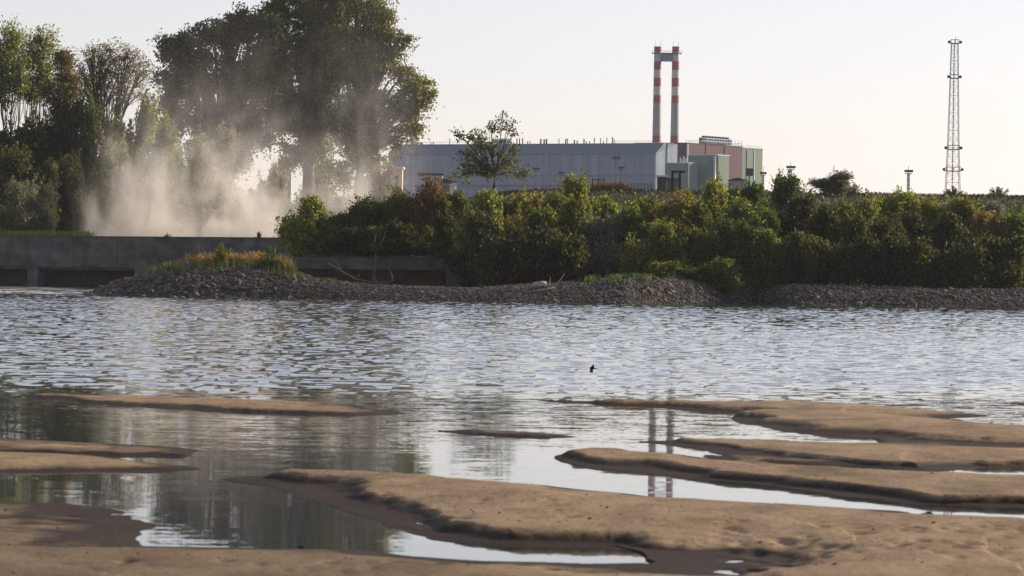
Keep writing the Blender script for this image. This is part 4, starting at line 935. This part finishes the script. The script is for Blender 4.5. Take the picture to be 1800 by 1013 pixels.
house('timber_shed', 1173.5, 1193, 313, 317, 566, 3, surf('timber', (.22, .19, .16), (.14, .12, .10), .8, 1), SHEDR, 'low timber shed behind the black gooseneck pipes', 'shed', slope=1, zg=8)
house('pale_shed', 1283, 1310, 312.5, 316.5, 600, 4, surf('pale_planks', (.42, .38, .36), (.3, .28, .27), .8, 1.5, (1, 1, 4)), SHEDR, 'pale shed with a dark tilted roof before the maroon block', 'shed', slope=2, zg=8, door=(1281, 322, 1284, 336))
def fence(px0, px1, ytop, d, n, label, mat, name='fence', hh=1.6):
    a = W(px0, ytop, d); b = W(px1, ytop, d); z0 = a.z - hh; r = root(name, ((a.x + b.x) / 2, d, z0), label, 'fence' if name == 'fence' else 'railing'); m = MB()
    for z in (a.z, a.z - .55): m.bar((a.x, d, z), (b.x, d, z), .09)
    m.build('rail', mat, r); m = MB()
    for k in range(n + 1): x = a.x + (b.x - a.x) * k / n; MB().bar((x, d, min(z0, 8) if name != 'fence' else z0), (x, d, a.z + (.15)), .11).build('post', mat, r)
fence(1042, 1062, 316, 470, 2, 'tall black fence posts rising from the rust-coloured grass', DARK, hh=4.6)
fence(1110, 1145, 323.5, 470, 6, 'grey metal fence on the levee left of the dark shed', STEEL, hh=4.2)
fence(606, 645, 321, 600, 8, 'white railing gleaming behind the mist', WHITE, 'railing', 1.2)

# ------------------------------------------------------------------ swallows
def swallow(px, py, d, label, s=1.0, bank=0.0):
    c = W(px, py, d); r = root('swallow', c, label, 'bird', 'swallows over the water'); 
    m = MB(); X = Vector((1, 0, 0)); k = s
    pts = [(-.095, 0, .004), (-.08, 0, .004), (-.05, 0, .002), (0, 0, 0), (.05, 0, -.002), (.085, 0, -.006)]
    m.tube([c + Vector(p) * k for p in pts], [.003 * k, .012 * k, .018 * k, .020 * k, .015 * k, .006 * k], 8)
    def wing(sg):
        up_ = [(-.055, .0, 0), (-.045, 0, .05), (-.01, 0, .095), (.035, 0, .145), (.03, 0, .12), (.03, 0, .07), (.03, 0, 0)]
        V = []
        for (x, _, z) in up_:
            zz = z * sg; yy = -.25 * abs(z); V.append((x if sg > 0 else x - z * .55 + .0, yy, zz))
        P = [c + Vector(v) * k for v in V]; m.prism(P, Vector((0, .004 * k, 0)))
    wing(.72); wing(-1.05)
    for sg in (-1, 1): m.prism([c + Vector(v) * k for v in [(.07, 0, .004), (.145, 0, -.004 + .016 * sg - .012), (.08, 0, -.012)]], Vector((0, .004 * k, 0)))
    o = m.build('body', BIRD, r); return r
swallow(1042, 647.5, 118, 'dark swallow flying low over the open river, wings spread', 1.25)
swallow(1161, 742, 84, 'faint small swallow low over the calm water beside the chimney reflections', .55)

# ------------------------------------------------------------------ rising mist behind the weir
def mist():
    m, n, l = newmat('mist'); g = n.new('ShaderNodeTexCoord'); pos = g.outputs['Object']
    sx = n.new('ShaderNodeSeparateXYZ'); l.new(pos, sx.inputs[0]); X, Y, Z = sx.outputs
    def mt(op, a, b=None, c=None):
        q = n.new('ShaderNodeMath'); q.operation = op
        for k, v in enumerate((a, b, c)):
            if v is None: continue
            if isinstance(v, (int, float)): q.inputs[k].default_value = v
            else: l.new(v, q.inputs[k])
        return q.outputs[0]
    def gauss(v, c, w_): t = mt('DIVIDE', mt('SUBTRACT', v, c), w_); return mt('EXPONENT', mt('MULTIPLY', mt('MULTIPLY', t, t), -1))
    def fall(h): return mt('EXPONENT', mt('MULTIPLY', Z, -1 / h))
    D = 503; cx = lambda px: XPX(px, D)
    lean = mt('SUBTRACT', X, mt('MULTIPLY', Z, .12))
    terms = [(240, 3.6, 4.0, 3.0), (185, 2.0, 5, 1.2), (300, 3.5, 6, .7), (385, 4.6, 5.0, 2.3), (455, 3.0, 3.2, 2.8), (390, 12, 7, .20), (625, 5.5, 6, .55), (560, 6, 6, .4), (640, 4.5, 11, .10), (520, 8, 11, .05)]
    tot = None
    for px, w_, h, a in terms:
        q = mt('MULTIPLY', mt('MULTIPLY', gauss(lean, cx(px), w_), fall(h)), a); tot = q if tot is None else mt('ADD', tot, q)
    mp = n.new('ShaderNodeMapping'); mp.inputs['Rotation'].default_value = (0, R(-8), 0); mp.inputs['Scale'].default_value = (.42, .22, .15); l.new(pos, mp.inputs[0])
    t = n.new('ShaderNodeTexNoise'); t.inputs['Scale'].default_value = 1.0; t.inputs['Detail'].default_value = 5; t.inputs['Roughness'].default_value = .6; t.inputs['Distortion'].default_value = .6; l.new(mp.outputs[0], t.inputs['Vector'])
    mr = n.new('ShaderNodeMapRange'); mr.interpolation_type = 'SMOOTHSTEP'; mr.inputs[1].default_value = .34; mr.inputs[2].default_value = .68; mr.inputs[3].default_value = .3; mr.inputs[4].default_value = 1.7; l.new(t.outputs[0], mr.inputs[0])
    bt = n.new('ShaderNodeTexNoise'); bt.inputs['Scale'].default_value = .19; bt.inputs['Detail'].default_value = 4; bt.inputs['Distortion'].default_value = .8; l.new(pos, bt.inputs['Vector'])
    br = n.new('ShaderNodeMapRange'); br.interpolation_type = 'SMOOTHSTEP'; br.inputs[1].default_value = .36; br.inputs[2].default_value = .62; br.inputs[3].default_value = .08; br.inputs[4].default_value = 1.7; l.new(bt.outputs[0], br.inputs[0])
    dens = mt('MULTIPLY', mt('MULTIPLY', mt('MULTIPLY', tot, mr.outputs[0]), br.outputs[0]), .16)
    dens = mt('MULTIPLY', dens, gauss(Y, D, 5.5))
    v = n.new('ShaderNodeVolumePrincipled'); v.inputs['Color'].default_value = (.998, .95, .885, 1); v.inputs['Anisotropy'].default_value = .3; l.new(dens, v.inputs['Density'])
    o = n.new('ShaderNodeOutputMaterial'); l.new(v.outputs[0], o.inputs['Volume'])
    m.cycles.volume_step_rate = 1.0
    z0 = 5.5; mb = MB(); a, b = cx(110), cx(800); mb.box(((a + b) / 2, D, 18), (b - a, 24, 36)); ob = mb.build('mist', m); ob.location = (0, 0, z0)
    tag(ob, 'pale sunlit mist rising in plumes behind the weir', 'mist', kind='stuff')
mist()

def haze():
    m, n, l = newmat('haze'); v = n.new('ShaderNodeVolumePrincipled'); v.inputs['Color'].default_value = (.9, .93, 1, 1); v.inputs['Density'].default_value = .00004; v.inputs['Anisotropy'].default_value = .3
    o = n.new('ShaderNodeOutputMaterial'); l.new(v.outputs[0], o.inputs['Volume'])
    tag(MB().box((0, 1500, 60), (10000, 4000, 126)).build('haze', m), 'thin pale haze over the river and the plant', 'haze', kind='stuff')
haze()
